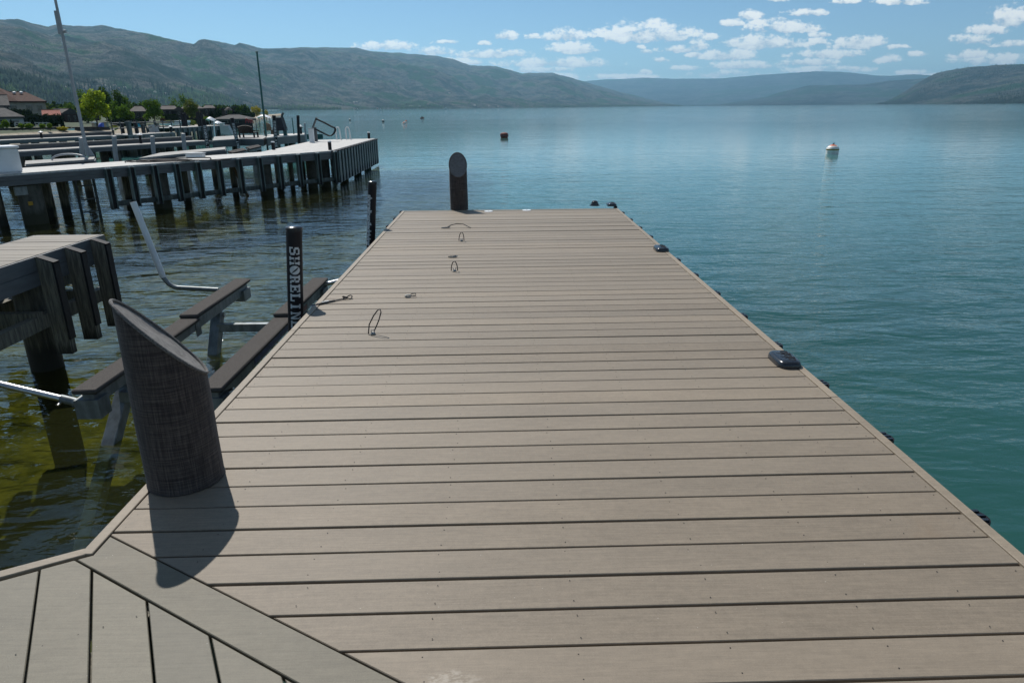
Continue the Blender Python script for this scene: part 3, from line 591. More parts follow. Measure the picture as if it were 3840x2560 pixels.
# ------------------------------------------------------------------ cleats, light, caps
def cleat(label, x, y, rz):
    root = thing('dock_cleat', label, 'cleat', (x, y, .001), 'black moulded cleats along the right edge'); root.rotation_euler.z = rz
    V = []; F = []; n = 40; prof = [(1.0, 0), (1.0, .010), (.965, .022), (.90, .031), (.78, .036), (.60, .038)]
    for f, z in prof:
        for j in range(n):
            a = 2*math.pi*j/n; ca, sa = math.cos(a), math.sin(a); e = .5
            V.append((.068*f*math.copysign(abs(ca)**e, ca)-(.004*(1-f)), .112*(f*.6+.4 if f < 1 else 1)*math.copysign(abs(sa)**e, sa), z))
    for i in range(len(prof)-1):
        for j in range(n): F.append((i*n+j, i*n+(j+1) % n, (i+1)*n+(j+1) % n, (i+1)*n+j))
    F.append(tuple((len(prof)-1)*n+j for j in range(n)))
    b = MB().add(V, F).build('cleat_body', M_BPLA, smooth=True); b.parent = root
    for k, y_ in enumerate((-.060, .0, .060)):
        h = MB().lathe([(.020, .0), (.021, .0022), (.013, .0026), (.012, -.001)], (.018, y_, .0375), 14).build('screw_well', M_BLACK); h.parent = root
        if k < 2:
            s = MB().prism([(-.012, y_+.026), (.044, y_+.020), (.044, y_+.040), (-.012, y_+.032)], .0375, .0400).build('rope_slot', M_BLACK); s.parent = root
        s = MB().tube([(-.038, y_+.012, .034), (-.030, y_-.012, .0368), (-.010, y_-.020, .0385)], .0022, 6).build('cleat_seam', M_BLACK); s.parent = root
c_ = G(2952, 1362); cleat('nearest black moulded cleat on the right edge of the brown dock', c_[0]-.01, c_[1]+.02, 0)
c_ = G(2485, 940); cleat('middle black moulded cleat partway up the right dock edge', c_[0]-.01, c_[1]+.03, 0)
c_ = G(2297, 772); cleat('farthest black moulded cleat at the right far corner of the dock', c_[0]-.01, c_[1]+.04, 0)
c_ = G(2230, 771); dl = thing('dock_light', 'small black dome light on the far dock end', 'dock light', (c_[0], c_[1], .001))
MB().lathe([(.078, 0), (.078, .006), (.062, .010), (.060, .028), (.055, .030)], n=24).build('light_base', M_BPLA, dl, smooth=True)
MB().lathe([(.050, .030), (.049, .044), (.042, .058), (.028, .068), (.012, .073)], n=24).build('light_dome', mat('smoked_dome', (.03, .028, .028), .12), dl, smooth=True)
for px, py, lb in ((1832, 793, 'left'), (1975, 789, 'right')):
    c_ = G(px, py); d_ = thing('deck_cap', f'{lb} of two white round caps set flush at the far dock edge', 'cap', (c_[0], c_[1], .001))
    MB().lathe([(.062, 0), (.062, .004), (.056, .006)], n=20).build('cap_plate', M_WHITE, d_); MB().lathe([(.012, .006), (.011, .008)], n=8).build('cap_screw', M_STEEL, d_)
# ------------------------------------------------------------------ bungees and hooks on the deck
def loop(label, px, py, pts, extra=None, r=.0042):
    c = G(px, py); root = thing('shock_cord', label, 'cord', (c[0], c[1], .003), 'black cords lying on the deck')
    MB().tube(pts, r, 6).build('cord_loop', M_ROPE, root, smooth=True)
    MB().lathe([(.017, 0), (.017, .003), (.010, .010), (.007, .012)], (0, 0, 0), 12).build('eye_base', M_STEEL, root, smooth=True)
    ring = [(.011*math.cos(a), 0, .016+.011*math.sin(a)) for a in np.linspace(0, 2*math.pi, 13)[:-1]]
    MB().tube(ring, .003, 6, closed=True).build('eye_ring', M_BRIGHT, root, smooth=True)
    return root
def hoop(w, h, lean=0.0, n=15, tilt=0.0): return [(w*math.cos(a)*(1 if a > 1.57 else .9)+lean*math.sin(a), tilt*math.sin(a), .002+h*math.sin(a)) for a in np.linspace(math.pi, 0, n)]
loop('nearest black cord loop standing up on a steel eye', 1399, 1253, [(-.030, 0, .0), (-.022, .01, .06), (.008, .02, .115), (.035, .03, .150), (.052, .032, .155), (.056, .03, .135), (.040, .02, .085), (.022, .01, .045), (.008, 0, .018)])
loop('second standing black cord loop, above the small shackle', 1705, 1017, hoop(.030, .085))
loop('farthest standing black cord loop, near the far cover', 1731, 904, hoop(.029, .092, .004))
c_ = G(1700, 966); hk = thing('shackle', 'tiny steel shackle lying flat between the cord loops', 'shackle', (c_[0], c_[1], .004))
MB().tube([(-.04, -.01, .006), (-.01, -.022, .006), (.03, -.015, .008), (.04, .0, .014), (.025, .012, .012), (-.01, .006, .008)], .0055, 6).build('shackle_bow', M_STEEL, hk, smooth=True)
MB().tube([(-.045, -.014, .007), (-.018, .012, .007)], .006, 6).build('shackle_pin', M_BLACK, hk, smooth=True)
c_ = G(1543, 1115); hk = thing('shackle', 'steel shackle with a short cord lying right of the long bungee', 'shackle', (c_[0], c_[1], .004))
MB().tube([(-.025+.022*math.cos(a), .014*math.sin(a), .008+.005*math.sin(a)) for a in np.linspace(0, 6.28, 15)[:-1]], .0045, 6, closed=True).build('shackle_bow', M_STEEL, hk, smooth=True)
MB().tube([(-.01, 0, .008), (.0, .02, .02), (.03, .025, .022), (.035, .0, .01), (-.05, -.012, .006)], .0042, 6).build('cord', M_ROPE, hk, smooth=True)
a_, b_ = G(1166, 1150), G(1312, 1119); sc_ = thing('bungee_cord', 'black bungee cord stretched to the left dock edge with a hook at each end', 'bungee', (a_[0], a_[1], .004))
dv = b_-a_; pv_ = np.array([-dv[1], dv[0], 0])/np.linalg.norm(dv)
MB().tube([dv*s+np.array([0, 0, .004]) for s in np.linspace(.03, .93, 9)], .0052, 7).build('cord', M_ROPE, sc_, smooth=True)
MB().tube([dv*s+pv_*.012*math.sin(s*3.1)+np.array([0, 0, .005]) for s in np.linspace(.10, .62, 9)], .0042, 7).build('cord', M_ROPE, sc_, smooth=True)
MB().tube([dv*.94+np.array([.035*math.cos(a), .022*math.sin(a), .012+.010*math.sin(a*2)]) for a in np.linspace(0, 11.5, 34)], .0045, 6).build('cord_coil', M_ROPE, sc_, smooth=True)
MB().tube([dv*.03+pv_*.010, dv*.10+pv_*.012, dv*.14, dv*.10-pv_*.010, dv*.02-pv_*.010, dv*-.03+pv_*.002], .0042, 6).build('hook', M_BRIGHT, sc_, smooth=True)
MB().beam(dv*.30+pv_*.016+np.array([0, 0, .008]), dv*.47+pv_*.010+np.array([0, 0, .008]), .010, .006).build('cord_tag', M_WHITE, sc_)
c_ = G(1662, 857); b2 = thing('bungee_cord', 'farthest cord, lying flat with a hook beyond the standing loops', 'bungee', (c_[0], c_[1], .004))
MB().tube([(0, 0, .008), (.05, .0, .012), (.09, .03, .03), (.16, .05, .045), (.24, .05, .04), (.31, .0, .012), (.335, -.02, .005)], .0048, 6).build('cord_loop', M_ROPE, b2, smooth=True)
MB().tube([(-.02, 0, .006), (.03, -.012, .008), (.075, -.006, .012), (.08, .012, .02)], .0065, 6).build('hook', M_STEEL, b2, smooth=True)
# ================================================================== BOAT LIFT beside the dock
def font_mesh(text, size, offset=.0, spacing=1.0):
    cu = bpy.data.curves.new('lettering', 'FONT'); cu.body = text; cu.size = size; cu.offset = offset; cu.space_character = spacing; cu.resolution_u = 3
    o = bpy.data.objects.new('lettering', cu); COL.objects.link(o); dg = bpy.context.evaluated_depsgraph_get()
    me = bpy.data.meshes.new_from_object(o.evaluated_get(dg)); bpy.data.objects.remove(o); bpy.data.curves.remove(cu); return me
def wrap(bm, top, axis, nrm, R, s0, vc, lift=.0012):          # flat letters (u, v) onto a round post reading downwards
    axis = Vector(axis).normalized(); nrm = Vector(nrm); nrm = (nrm-axis*nrm.dot(axis)).normalized(); rt = axis.cross(nrm)*-1
    if rt.dot(Vector((1, 0, 0))) < 0: rt = -rt
    lo, hi = min(v.co.y for v in bm.verts), max(v.co.y for v in bm.verts)
    for k in range(1, 9):
        y = lo+(hi-lo)*k/9
        bmesh.ops.bisect_plane(bm, geom=bm.verts[:]+bm.edges[:]+bm.faces[:], plane_co=(0, y, 0), plane_no=(0, 1, 0), dist=1e-6)
    for v in bm.verts:
        th = (v.co.y-vc)/R; p = Vector(top)+axis*(s0+v.co.x)+(nrm*math.cos(th)+rt*math.sin(th))*(R+lift+v.co.z); v.co = p
    return bm
def bm_obj(bm, name, m, root, parent=None):
    me = bpy.data.meshes.new(name); bm.to_mesh(me); bm.free(); me.materials.append(m); o = bpy.data.objects.new(name, me); COL.objects.link(o)
    pa = parent or root; o.parent = pa; off = root.location+(pa.location if pa is not root else Vector((0, 0, 0))); me.transform(Matrix.Translation(-off)); return o
def rects(bm, rs, x0, sx, sy, z=0):
    for k, (a, b, c, d) in enumerate(rs):
        bm.faces.new([bm.verts.new((x0+p*sx, q*sy, z)) for p, q in ((a, c), (b, c), (b, d), (a, d))])
SLAB = {'H': [(0, .42, 0, .16), (.58, 1, 0, .16), (.10, .32, .16, .46), (.10, .32, .54, .84), (.68, .90, .16, .46), (.68, .90, .54, .84), (.32, .68, .43, .46), (.32, .68, .54, .57), (0, .42, .84, 1), (.58, 1, .84, 1)],
        'E': [(.0, .92, 0, .17), (.10, .36, .17, .83), (0, .92, .83, 1), (.78, .92, .17, .34), (.78, .92, .66, .83), (.36, .60, .42, .58), (.60, .70, .34, .66)],
        'L': [(.0, .92, 0, .17), (.10, .36, .17, .84), (0, .48, .84, 1), (.76, .92, .17, .42)],
        'I': [(.0, .56, 0, .16), (.14, .42, .16, .84), (.0, .56, .84, 1)],
        'N': [(.0, .38, 0, .15), (.08, .26, .15, .85), (.0, .30, .85, 1), (.74, .94, .0, .85), (.62, 1.02, .85, 1)],
        'R': [(.0, .44, 0, .16), (.10, .36, .16, .84), (0, .62, .84, 1), (.36, .62, .42, .56), (.60, .86, .52, .90), (.56, .80, .16, .44), (.66, 1.0, 0, .16)],
        'S': [(.0, .16, 0, .36), (.16, .70, 0, .16), (.66, .92, .10, .50), (.20, .74, .42, .60), (.02, .28, .52, .90), (.22, .74, .84, 1), (.74, .88, .66, 1)]}
def shoreline_text(root, parent, top, axis, nrm, R, s0, pitch, hgt, m=None):
    m = m or M_LETTER; bm = bmesh.new()
    for k, chr_ in enumerate('SHORELINE'):
        x0 = k*pitch; sx = pitch*.90
        if chr_ == 'O':
            vs = [bm.verts.new((x0+sx*.5+sx*.53*math.cos(a), hgt*.5+hgt*.50*math.sin(a), 0)) for a in np.linspace(0, 2*math.pi, 29)[:-1]]; bm.faces.new(vs)
        else:
            rects(bm, SLAB[chr_], x0+(pitch*.16 if chr_ == 'I' else 0), sx, hgt)
        if chr_ == 'N': bm.faces.new([bm.verts.new((x0+p*sx, q*hgt, 0.0002)) for p, q in ((.10, .99), (.34, .99), (.92, .02), (.70, .02))])
    bmesh.ops.triangulate(bm, faces=bm.faces[:])
    o = bm_obj(wrap(bm, top, axis, nrm, R, s0, hgt/2), 'lettering', m, root, parent)
    lf = bmesh.new(); x0 = 2*pitch; sx = pitch*.9                      # the leaf drawn in the O
    pts = [(.10+.82*t_, .86-.72*t_+.16*math.sin(math.pi*t_)) for t_ in np.linspace(0, 1, 9)]+[(.10+.82*t_, .86-.72*t_-.05*math.sin(math.pi*t_)) for t_ in np.linspace(1, 0, 9)[1:-1]]
    lf.faces.new([lf.verts.new((x0+p*sx, q*hgt, .0006)) for p, q in pts]); bmesh.ops.triangulate(lf, faces=lf.faces[:])
    bm_obj(wrap(lf, top, axis, nrm, R, s0, hgt/2), 'leaf_emblem', M_SLEEVE, root, parent)
    return o
lift = thing('boat_lift', 'galvanised boat lift with carpeted bunks and tall guide posts beside the brown dock', 'boat lift', (-2.8, 6.8, WZ))
ZB = -.65
def bunk(cx, y0, y1, zt):
    b = MB().box((cx, (y0+y1)/2, zt-.024), (.200, y1-y0, .042)); return at(lift, b, 'bunk', M_CARPET, bevel=.012, base=(cx, (y0+y1)/2, zt), smooth=True)
for cx in (-3.285, -2.305):
    bunk(cx, 4.98, 6.94, ZB-.028); bunk(cx, 6.90, 8.50, ZB+.012)
    at(lift, MB().beam((cx+.015, 5.0, ZB-.125), (cx+.015, 8.46, ZB-.098), .09, .115), 'bunk_beam', M_STEEL, bevel=.004)
    at(lift, MB().box((cx+.03, 8.36, ZB-.16), (.12, .22, .13)), 'end_bracket', M_STEEL); at(lift, MB().box((cx, 5.06, ZB-.20), (.19, .16, .16)), 'end_bracket', M_STEEL)
    at(lift, MB().box((cx+.062, 6.95, ZB-.15), (.008, .12, .17)), 'joint_plate', M_STEEL)
legs = []
for cx, off in ((-3.30, 0), (-2.32, 0)):
    for yt, yb in ((5.62, 5.22), (7.62, 7.40)):
        t0 = np.array([cx+.02, yt, ZB-.17]); b0 = np.array([cx+.0, yb, WZ]); d_ = b0-t0; e0 = b0+d_*1.9
        lg = at(lift, MB().beam(t0, e0, .115, .10), 'leg', M_STEEL, bevel=.006)
        at(lift, MB().tube([(cx+.085, yt, ZB-.21), (cx+.095, yt, ZB-.21)], .022, 10), 'pivot_bolt', M_BRIGHT)
for (ya, zz) in ((5.42, -.92), (7.52, -.98)): at(lift, MB().beam((-3.26, ya, zz), (-2.36, ya, zz), .07, .09), 'cross_beam', M_STEEL)
for cx in (-3.3, -2.32): at(lift, MB().beam((cx, 4.6, -2.3), (cx, 8.4, -2.3), .13, .10), 'base_beam', M_DSTEEL)
yN, yFar, zT = 5.12, 8.40, -.875
# cross tubes that carry the guide posts
pA = DY(0, 1440, yN-.02); pE = DY(398, 1533, yN)
at(lift, MB().tube([pA+(pA-pE)*.25, pA+(pE-pA)*.62], .027, 14), 'guide_tube', M_BRIGHT, smooth=True)
at(lift, MB().tube([pA+(pE-pA)*.57, pE], .034, 14, caps=False).tube([pA+(pE-pA)*.57, pE+(pA-pE)*.04], .030, 14), 'tube_socket', M_STEEL, smooth=True)
at(lift, MB().tube([pA+(pE-pA)*.58+np.array([0, -.03, -.02]), pA+(pE-pA)*.58+np.array([0, -.07, -.03])], .010, 8), 'set_screw', M_BRIGHT)
w0, w1, w2, w3 = DY(499, 757, yFar), DY(612, 1040, yFar), DY(668, 1079, yFar), DY(800, 1086, yFar)
at(lift, MB().tube([w0, w1], .037, 16), 'guide_sleeve', M_WHITE, smooth=True)
arc = [w1+(w0-w1)*.02, w1, w1+(w2-w1)*.42+np.array([-.012, 0, -.030]), w2+(w1-w2)*.25+np.array([-.008, 0, -.020]), w2, w3, w3+(w3-w2)*.15]
at(lift, MB().tube(arc, .029, 12), 'guide_tube', M_STEEL, smooth=True)
def guide(top_px, bot_px, Y, R):
    tp, bt = DY(*top_px, Y), DY(*bot_px, Y); ax = (bt-tp)/np.linalg.norm(bt-tp); e = tp+ax*1.25
    gp = at(lift, MB().tube([tp+ax*.012, e], R, 28), 'guide_sleeve', M_SLEEVE, smooth=True, base=tuple(tp))
    cap = MB().lathe([(R*1.05, -.022), (R*1.05, .0), (R*.86, .008), (R*.4, .011)], tuple(tp+ax*.012), 24).build('sleeve_cap', M_BPLA, smooth=True)
    cap.parent = gp; cap.location = -(lift.location+gp.location); return gp, tp, ax, e
g1, tp, ax, e1 = guide((1102, 846), (1109.5, 1200), 5.10, .0585)
vn = np.array([0, 0, HC])-tp; shoreline_text(lift, g1, tp, ax, vn, .0585, .150, .0715, .076)
at(lift, MB().tube([e1, e1+np.array([-.10, 0, -.10]), e1+np.array([-.75, .02, -.13])], .028, 10), 'guide_tube', M_STEEL, smooth=True)
g2, tp2, ax2, e2 = guide((1396.5, 678), (1391, 905), 8.55, .0525)
me = font_mesh('shorelinepiledriving', .088, .0030, .93); bm = bmesh.new(); bm.from_mesh(me); xw = max(v.co.x for v in bm.verts)
for v in bm.verts: v.co.x *= .63/xw; v.co.y *= .95
bm_obj(wrap(bm, tp2, ax2, np.array([-.35, 0, 0])+(np.array([0, 0, HC])-tp2)/9, .0525, .165, .040), 'lettering', M_LETTER, lift, g2)
me = font_mesh('.com', .058, .0016, .95); bm = bmesh.new(); bm.from_mesh(me)
bm_obj(wrap(bm, tp2, ax2, np.array([-.35, 0, 0])+(np.array([0, 0, HC])-tp2)/9, .0525, .165+.645, .040), 'lettering', M_LETTER, lift, g2)
q0, q1 = DY(1140, 1086, 8.42), DY(1250, 1058, 8.5)
at(lift, MB().tube([q0+(q0-q1)*.3, q0+(q1-q0)*.5], .034, 12), 'tube_socket', M_STEEL, smooth=True); at(lift, MB().tube([q0, q1+(q1-q0)*.6, e2+np.array([-.06, 0, -.05]), e2], .026, 12), 'guide_tube', M_BRIGHT, smooth=True)
q0, q1 = DY(800, 1497, 5.12), DY(880, 1462, 5.14)
at(lift, MB().tube([q0+(q0-q1)*1.0, q0+(q1-q0)*.55], .032, 12), 'tube_socket', M_STEEL, smooth=True); at(lift, MB().tube([q0, q1], .026, 12), 'guide_tube', M_BRIGHT, smooth=True)
at(lift, MB().box((-2.305+.0635, 6.55, ZB-.118), (.001, 1.5, .055)), 'blue_stripe', mat('blue_sticker', (.02, .035, .12), .5, 0, .7, 40)); at(lift, MB().box((-2.305+.0635, 7.47, ZB-.108), (.001, .25, .055)), 'red_stripe', mat('red_sticker', (.16, .035, .03), .5, 0, .6, 40))
# ================================================================== NEIGHBOUR'S FINGER PIER (left edge)
pier = thing('finger_pier', 'short composite finger pier with hanging wooden fender boards at the left edge', 'pier', (-5.1, 6.6, WZ))
XA, XB, YE = -5.51, -4.705, 8.13
for i in range(44):
    y1 = YE-.03-i*.145; board([(XA+.02, y1-.139), (XB-.02, y1-.139), (XB-.02, y1), (XA+.02, y1)], M_NDECK, z=pr.normal(0, .001), parent=pier)
for a, b in (((XB, 1.7), (XB, YE)), ((XA, 1.7), (XA, YE))):
    for z in (-.075, -.222): at(pier, MB().beam((*a, z), (*b, z), .024, .143), 'fascia', M_FASC)
for z in (-.075, -.222): at(pier, MB().beam((XA+.015, YE, z), (XB-.015, YE, z), .024, .143), 'fascia', M_FASC)
def fboard(x, y, sgn, top=-.005, bot=-1.04):
    M_ = MB().add([(x, y-.045, top), (x+sgn*.155, y-.045, top-.055), (x+sgn*.155, y-.045, bot), (x, y-.045, bot), (x, y+.045, top), (x+sgn*.155, y+.045, top-.055), (x+sgn*.155, y+.045, bot), (x, y+.045, bot)],
                  [(0, 1, 2, 3), (7, 6, 5, 4), (0, 4, 5, 1), (1, 5, 6, 2), (2, 6, 7, 3), (3, 7, 4, 0)] if sgn < 0 else [(3, 2, 1, 0), (4, 5, 6, 7), (1, 5, 4, 0), (2, 6, 5, 1), (3, 7, 6, 2), (0, 4, 7, 3)])
    f = at(pier, M_, 'fender_board', M_WOOD, base=(x, y, 0))
    s_ = MB().box((x+sgn*.166, y, (top-.055+bot+.16)/2), (.020, .094, -(bot+.16)+top-.055)); 
    s_.add([(x+sgn*.01, y-.047, top+.006), (x+sgn*.176, y-.047, top-.052), (x+sgn*.176, y+.047, top-.052), (x+sgn*.01, y+.047, top+.006), (x+sgn*.01, y-.047, top-.002), (x+sgn*.176, y-.047, top-.066), (x+sgn*.176, y+.047, top-.066), (x+sgn*.01, y+.047, top-.002)],
           [(0, 1, 2, 3), (0, 4, 5, 1), (1, 5, 6, 2), (2, 6, 7, 3), (3, 7, 4, 0), (7, 6, 5, 4)])
    o = s_.build('rubber_strip', M_BLACK); o.parent = f; o.location = -(pier.location+f.location)
for k in range(3): fboard(XB+.014, 7.86-k*.485, 1); fboard(XA-.014, 7.86-k*.485, -1)
for x in (XB-.03, XA+.03): at(pier, MB().beam((x, 3.0, -.66), (x, 7.95, -.66), .09, .14), 'stringer', M_WOOD)
for y in (6.72, 7.62, 4.4): at(pier, MB().beam((XA-.05, y, -.62), (XB+.02, y, -.62), .09, .15), 'cross_timber', M_WOOD)
for y in (7.02, 3.6): at(pier, MB().tube([(-4.95, y, -.3), (-4.95, y, -4.2)], .158, 20), 'pile', M_PILE, smooth=True)
at(pier, MB().box((-4.98, 7.55, -.36), (.42, .5, .13)), 'pile_cap', M_WOOD)
# ================================================================== BIG DOCK across the water
big = thing('dock', 'wide pale grey dock on dark piles with steel fender boards, left of centre', 'dock', (-8, 24, WZ))
def fl(px): return 655-.0718*px
BF = [G(-330, fl(-330)), G(1240, fl(1240))]; Bc = BF[1]; Cc = G(1407, 519.5)
fdir = (Bc-BF[0])[:2]; fdir = fdir/np.linalg.norm(fdir); fin = np.array([-fdir[1], fdir[0]])      # inwards, away from the viewer
bk = lambda p, w: (p[0]+fin[0]*w, p[1]+fin[1]*w)
SW = 1.75
def ccw(P):
    ar = sum(P[i][0]*P[(i+1) % len(P)][1]-P[(i+1) % len(P)][0]*P[i][1] for i in range(len(P))); return P if ar > 0 else P[::-1]
D1 = bk(Bc-np.array([*fdir, 0])*1.55, SW)
mb = MB().prism(ccw([tuple(BF[0][:2]), tuple((Bc-np.array([*fdir, 0])*.004)[:2]), (D1[0]-.004, D1[1]), bk(BF[0], SW)]), -.05, 0); at(big, mb, 'deck_surface', M_GDECK)
C2 = (Cc[0]-2.55, Cc[1]-1.2)
at(big, MB().prism(ccw([tuple(Bc[:2]), tuple(Cc[:2]), C2, D1]), -.05, .002), 'deck_surface', M_GDECK)
for z, o_ in ((-.105, .0), (-.22, .0)): at(big, MB().beam((*BF[0][:2], z), (*Bc[:2], z), .05, .11), 'fascia', M_FASC)
for a, b in ((bk(BF[0], SW), D1), (D1, C2), (C2, tuple(Cc[:2])), (tuple(Bc[:2]), tuple(Cc[:2]))): at(big, MB().beam((*a, -.18), (*b, -.18), .05, .26), 'fascia', M_FASC)
ang = math.atan2(fdir[1], fdir[0])
for px in (396, 484, 570, 653, 733, 812, 889, 965, 1039, 1112, 1184, 1249):
    p = G(px, fl(px)); c = (p[0]-fin[0]*.075, p[1]-fin[1]*.075); b = MB()
    for s_ in (-1, 1): b.box((c[0]+fdir[0]*.066*s_, c[1]+fdir[1]*.066*s_, -.565), (.032, .11, 1.04), ang)
    f = at(big, b, 'fender_board', M_FLANGE, base=(c[0], c[1], 0)); bo = MB()
    wb_ = MB().box((c[0], c[1], -.565), (.10, .05, 1.03), ang).build('board_web', M_BLACK); wb_.parent = f; wb_.location = -(big.location+f.location)
    for s_ in (-1, 0, 1): bo.lathe([(.018, 0), (.018, .03), (.008, .036)], (c[0]+fdir[0]*.05*s_, c[1]+fdir[1]*.05*s_, -.045-.0*abs(s_)), 6)
    q = bo.build('fender_bolts', M_BRIGHT); q.parent = f; q.location = -(big.location+f.location)
p0_, p1_ = G(400, fl(400)), G(1249, fl(1249))
at(big, MB().beam((p0_[0]-fin[0]*.02, p0_[1]-fin[1]*.02, -.95), (p1_[0]-fin[0]*.02, p1_[1]-fin[1]*.02, -.95), .06, .13), 'lower_rail', M_SHEET)
ed_ = (Cc-Bc)[:2]; eL = np.linalg.norm(ed_); ed_ = ed_/eL; eo = np.array([ed_[1], -ed_[0]]); ea = math.atan2(ed_[1], ed_[0])
for k in range(17):
    c = Bc[:2]+ed_*(eL*(k+.45)/17)+eo*.08; b = MB().box((c[0], c[1], -.60), (eL/17*.60, .10, 1.12), ea)
    f = at(big, b, 'sheet_board', M_SHEET, base=(c[0], c[1], 0), bevel=.02)
    t_ = MB().box((c[0]-eo[0]*.0, c[1]-eo[1]*.0, -.025), (eL/17*.66, .16, .035), ea).build('sheet_cap', M_BLACK); t_.parent = f; t_.location = -(big.location+f.location)
at(big, MB().beam((*(Bc[:2]+eo*.02), -.62), (*(Cc[:2]+eo*.02), -.62), .03, .9), 'backing_sheet', M_BLACK)
def bpile(px, w, r, m, top=-.3):
    p = G(px, fl(px)); c = bk(p, w); at(big, MB().tube([(c[0], c[1], top), (c[0], c[1], -4.5)], r, 16), 'pile', m, smooth=True); return c
for px, w, r, m in ((15, .7, .10, M_PILE), (-160, .6, .12, M_PILE), (118, .35, .27, M_CPILE), (60, 1.5, .13, M_PILE), (235, 1.2, .10, M_PILE), (300, 1.2, .11, M_PILE), (610, .35, .24, M_CPILE), (560, 1.4, .10, M_PILE), (760, 1.1, .11, M_PILE),
                    (1015, .4, .21, M_CPILE), (960, 1.3, .10, M_PILE), (1085, 1.3, .10, M_PILE), (1150, .9, .08, M_PILE), (1205, .6, .17, M_CPILE)): bpile(px, w, r, m)
for k in (.04, .36, .66, .93):
    c = Bc[:2]+ed_*eL*k-eo*.35; at(big, MB().tube([(c[0], c[1], -.3), (c[0], c[1], -4.5)], .17, 14), 'pile', M_CPILE, smooth=True)
    c = Bc[:2]+ed_*eL*k-eo*2.0; at(big, MB().tube([(c[0], c[1], -.3), (c[0], c[1], -4.5)], .12, 12), 'pile', M_PILE, smooth=True)
c1 = bk(G(118, fl(118)), .30); at(big, MB().box((c1[0], c1[1]-.28, -.42), (.34, .05, .2), ang), 'pile_bracket', M_STEEL); at(big, MB().box((c1[0]+.13, c1[1]-.29, -.72), (.09, .04, .09), ang), 'yellow_tag', mat('yellow_tag', (.35, .20, .01), .6))
for px in (297, 366):                                     # swim ladder hanging under the front edge
    p = bk(G(px, fl(px)), .35); at(big, MB().beam((*p, -.2), (*p, -1.7), .05, .05), 'ladder_rail', M_DSTEEL)
pa, pb = bk(G(297, fl(297)), .35), bk(G(366, fl(366)), .35)
for z in (-.45, -.8, -1.12): at(big, MB().beam((*pa, z), (*pb, z), .06, .03), 'ladder_rung', M_DSTEEL)
pa, pb = bk(G(905, fl(905)), .5), bk(G(958, fl(958)), .6); at(big, MB().beam((*pa, -.25), (*pb, -1.35), .05, .07), 'diagonal_brace', mat('rusty_brace', (.11, .065, .03), .8))
# --- things standing on the big dock
def bollard(px, py, h, r, label):
    c = G(px, py); root = thing('bollard', label, 'bollard', tuple(c), 'short dark bollards on the grey dock')
    MB().tube([(0, 0, 0), (0, 0, h)], r, 16).build('post', M_SLEEVE, root, smooth=True)
    MB().lathe([(r*1.06, h), (r*1.06, h+.03), (r*.8, h+.045)], n=16).build('pale_cap', M_WHITE, root, smooth=True)
bollard(1238, 563, .27, .062, 'short dark bollard with pale cap at the near right corner of the grey dock')
bollard(1026, 562, .25, .062, 'short dark bollard with pale cap near the middle front of the grey dock')
bollard(1384, 520.5, .27, .066, 'short dark bollard with pale cap at the far right corner of the grey dock')
c = G(1171, 535); wp = thing('service_post', 'square pale grey service post standing on the grey dock', 'post', tuple(c))
MB().box((0, 0, .28), (.20, .16, .56)).build('post', M_WHITE, wp, bevel=.01); MB().box((0, 0, .575), (.23, .19, .03)).build('post_cap', M_GREYPVC, wp)
c = G(1185, 531); rk = thing('kayak_rack', 'black folding rack with two looped arms on the grey dock', 'rack', tuple(c))
MB().box((0, .05, .30), (.13, .10, .60)).build('post', M_FASC, rk)
sR = 28.5/2560
MB().beam((-.09, 0, .58), (.13, 0, 1.02), .18, .05).build('hinge_plate', M_FASC, rk)
for dy in (-.09, .10):
    a = [(.10, dy, .96), (.45, dy, .80), (.82, dy, .60)]; b = [(-.02, dy, .56), (.35, dy, .36), (.62, dy, .23)]
    arc = [(.82+.16*math.sin(q)-.10*(1-math.cos(q)), dy, .415+.19*math.cos(q)) for q in np.linspace(.35, 2.7, 8)]
    MB().tube(a+arc+b[::-1], .024, 8).build('arm', M_BLACK, rk, smooth=True)
lad = thing('swim_ladder', 'pair of white curved ladder handrails at the far side of the grey dock', 'ladder', tuple(G(1288, 524)))
for dx in (-.23, .23):
    MB().tube([(dx-.09, 0, 0), (dx-.09, 0, .44), (dx-.075, 0, .52), (dx-.03, .02, .57), (dx+.03, .05, .55), (dx+.06, .08, .46), (dx+.09, .10, 0)], .030, 8).build('handrail', M_WHITE, lad, smooth=True)
for z in (-.3, -.6): MB().beam((-.20, .1, z), (.26, .1, z), .09, .03).build('ladder_step', M_WHITE, lad)
bx0 = G(-230, fl(-230)-8); bx1 = G(96, fl(96)-5); bdir = (bx1-bx0)[:2]; bl = np.linalg.norm(bdir); bdir = bdir/bl
box = thing('dock_box', 'large white dock box at the left end of the grey dock', 'dock box', ((bx0[0]+bx1[0])/2+fin[0]*.35, (bx0[1]+bx1[1])/2+fin[1]*.35, 0)); box.rotation_euler.z = math.atan2(bdir[1], bdir[0])
MB().box((0, 0, .27), (bl, .66, .54)).build('box_body', M_WHITE, box, bevel=.02); MB().box((0, 0, .575), (bl+.05, .72, .06)).build('box_lid', M_WHITE, box, bevel=.015)
for z in (.16, .40): MB().box((bl/2+.012, -.1, z), (.02, .16, .05)).build('latch', M_BRIGHT, box)
c = G(330, 586, .0); mast = thing('flagpole', 'tall pale grey pole with a small camera behind the grey dock', 'pole', tuple(c))
tp_ = DY(199, -40, c[1]); rel = tp_-c
MB().tube([(0, 0, 0), tuple(rel*.5), tuple(rel)], [.055, .048, .038], 12).build('pole', M_GREYPVC, mast, smooth=True)
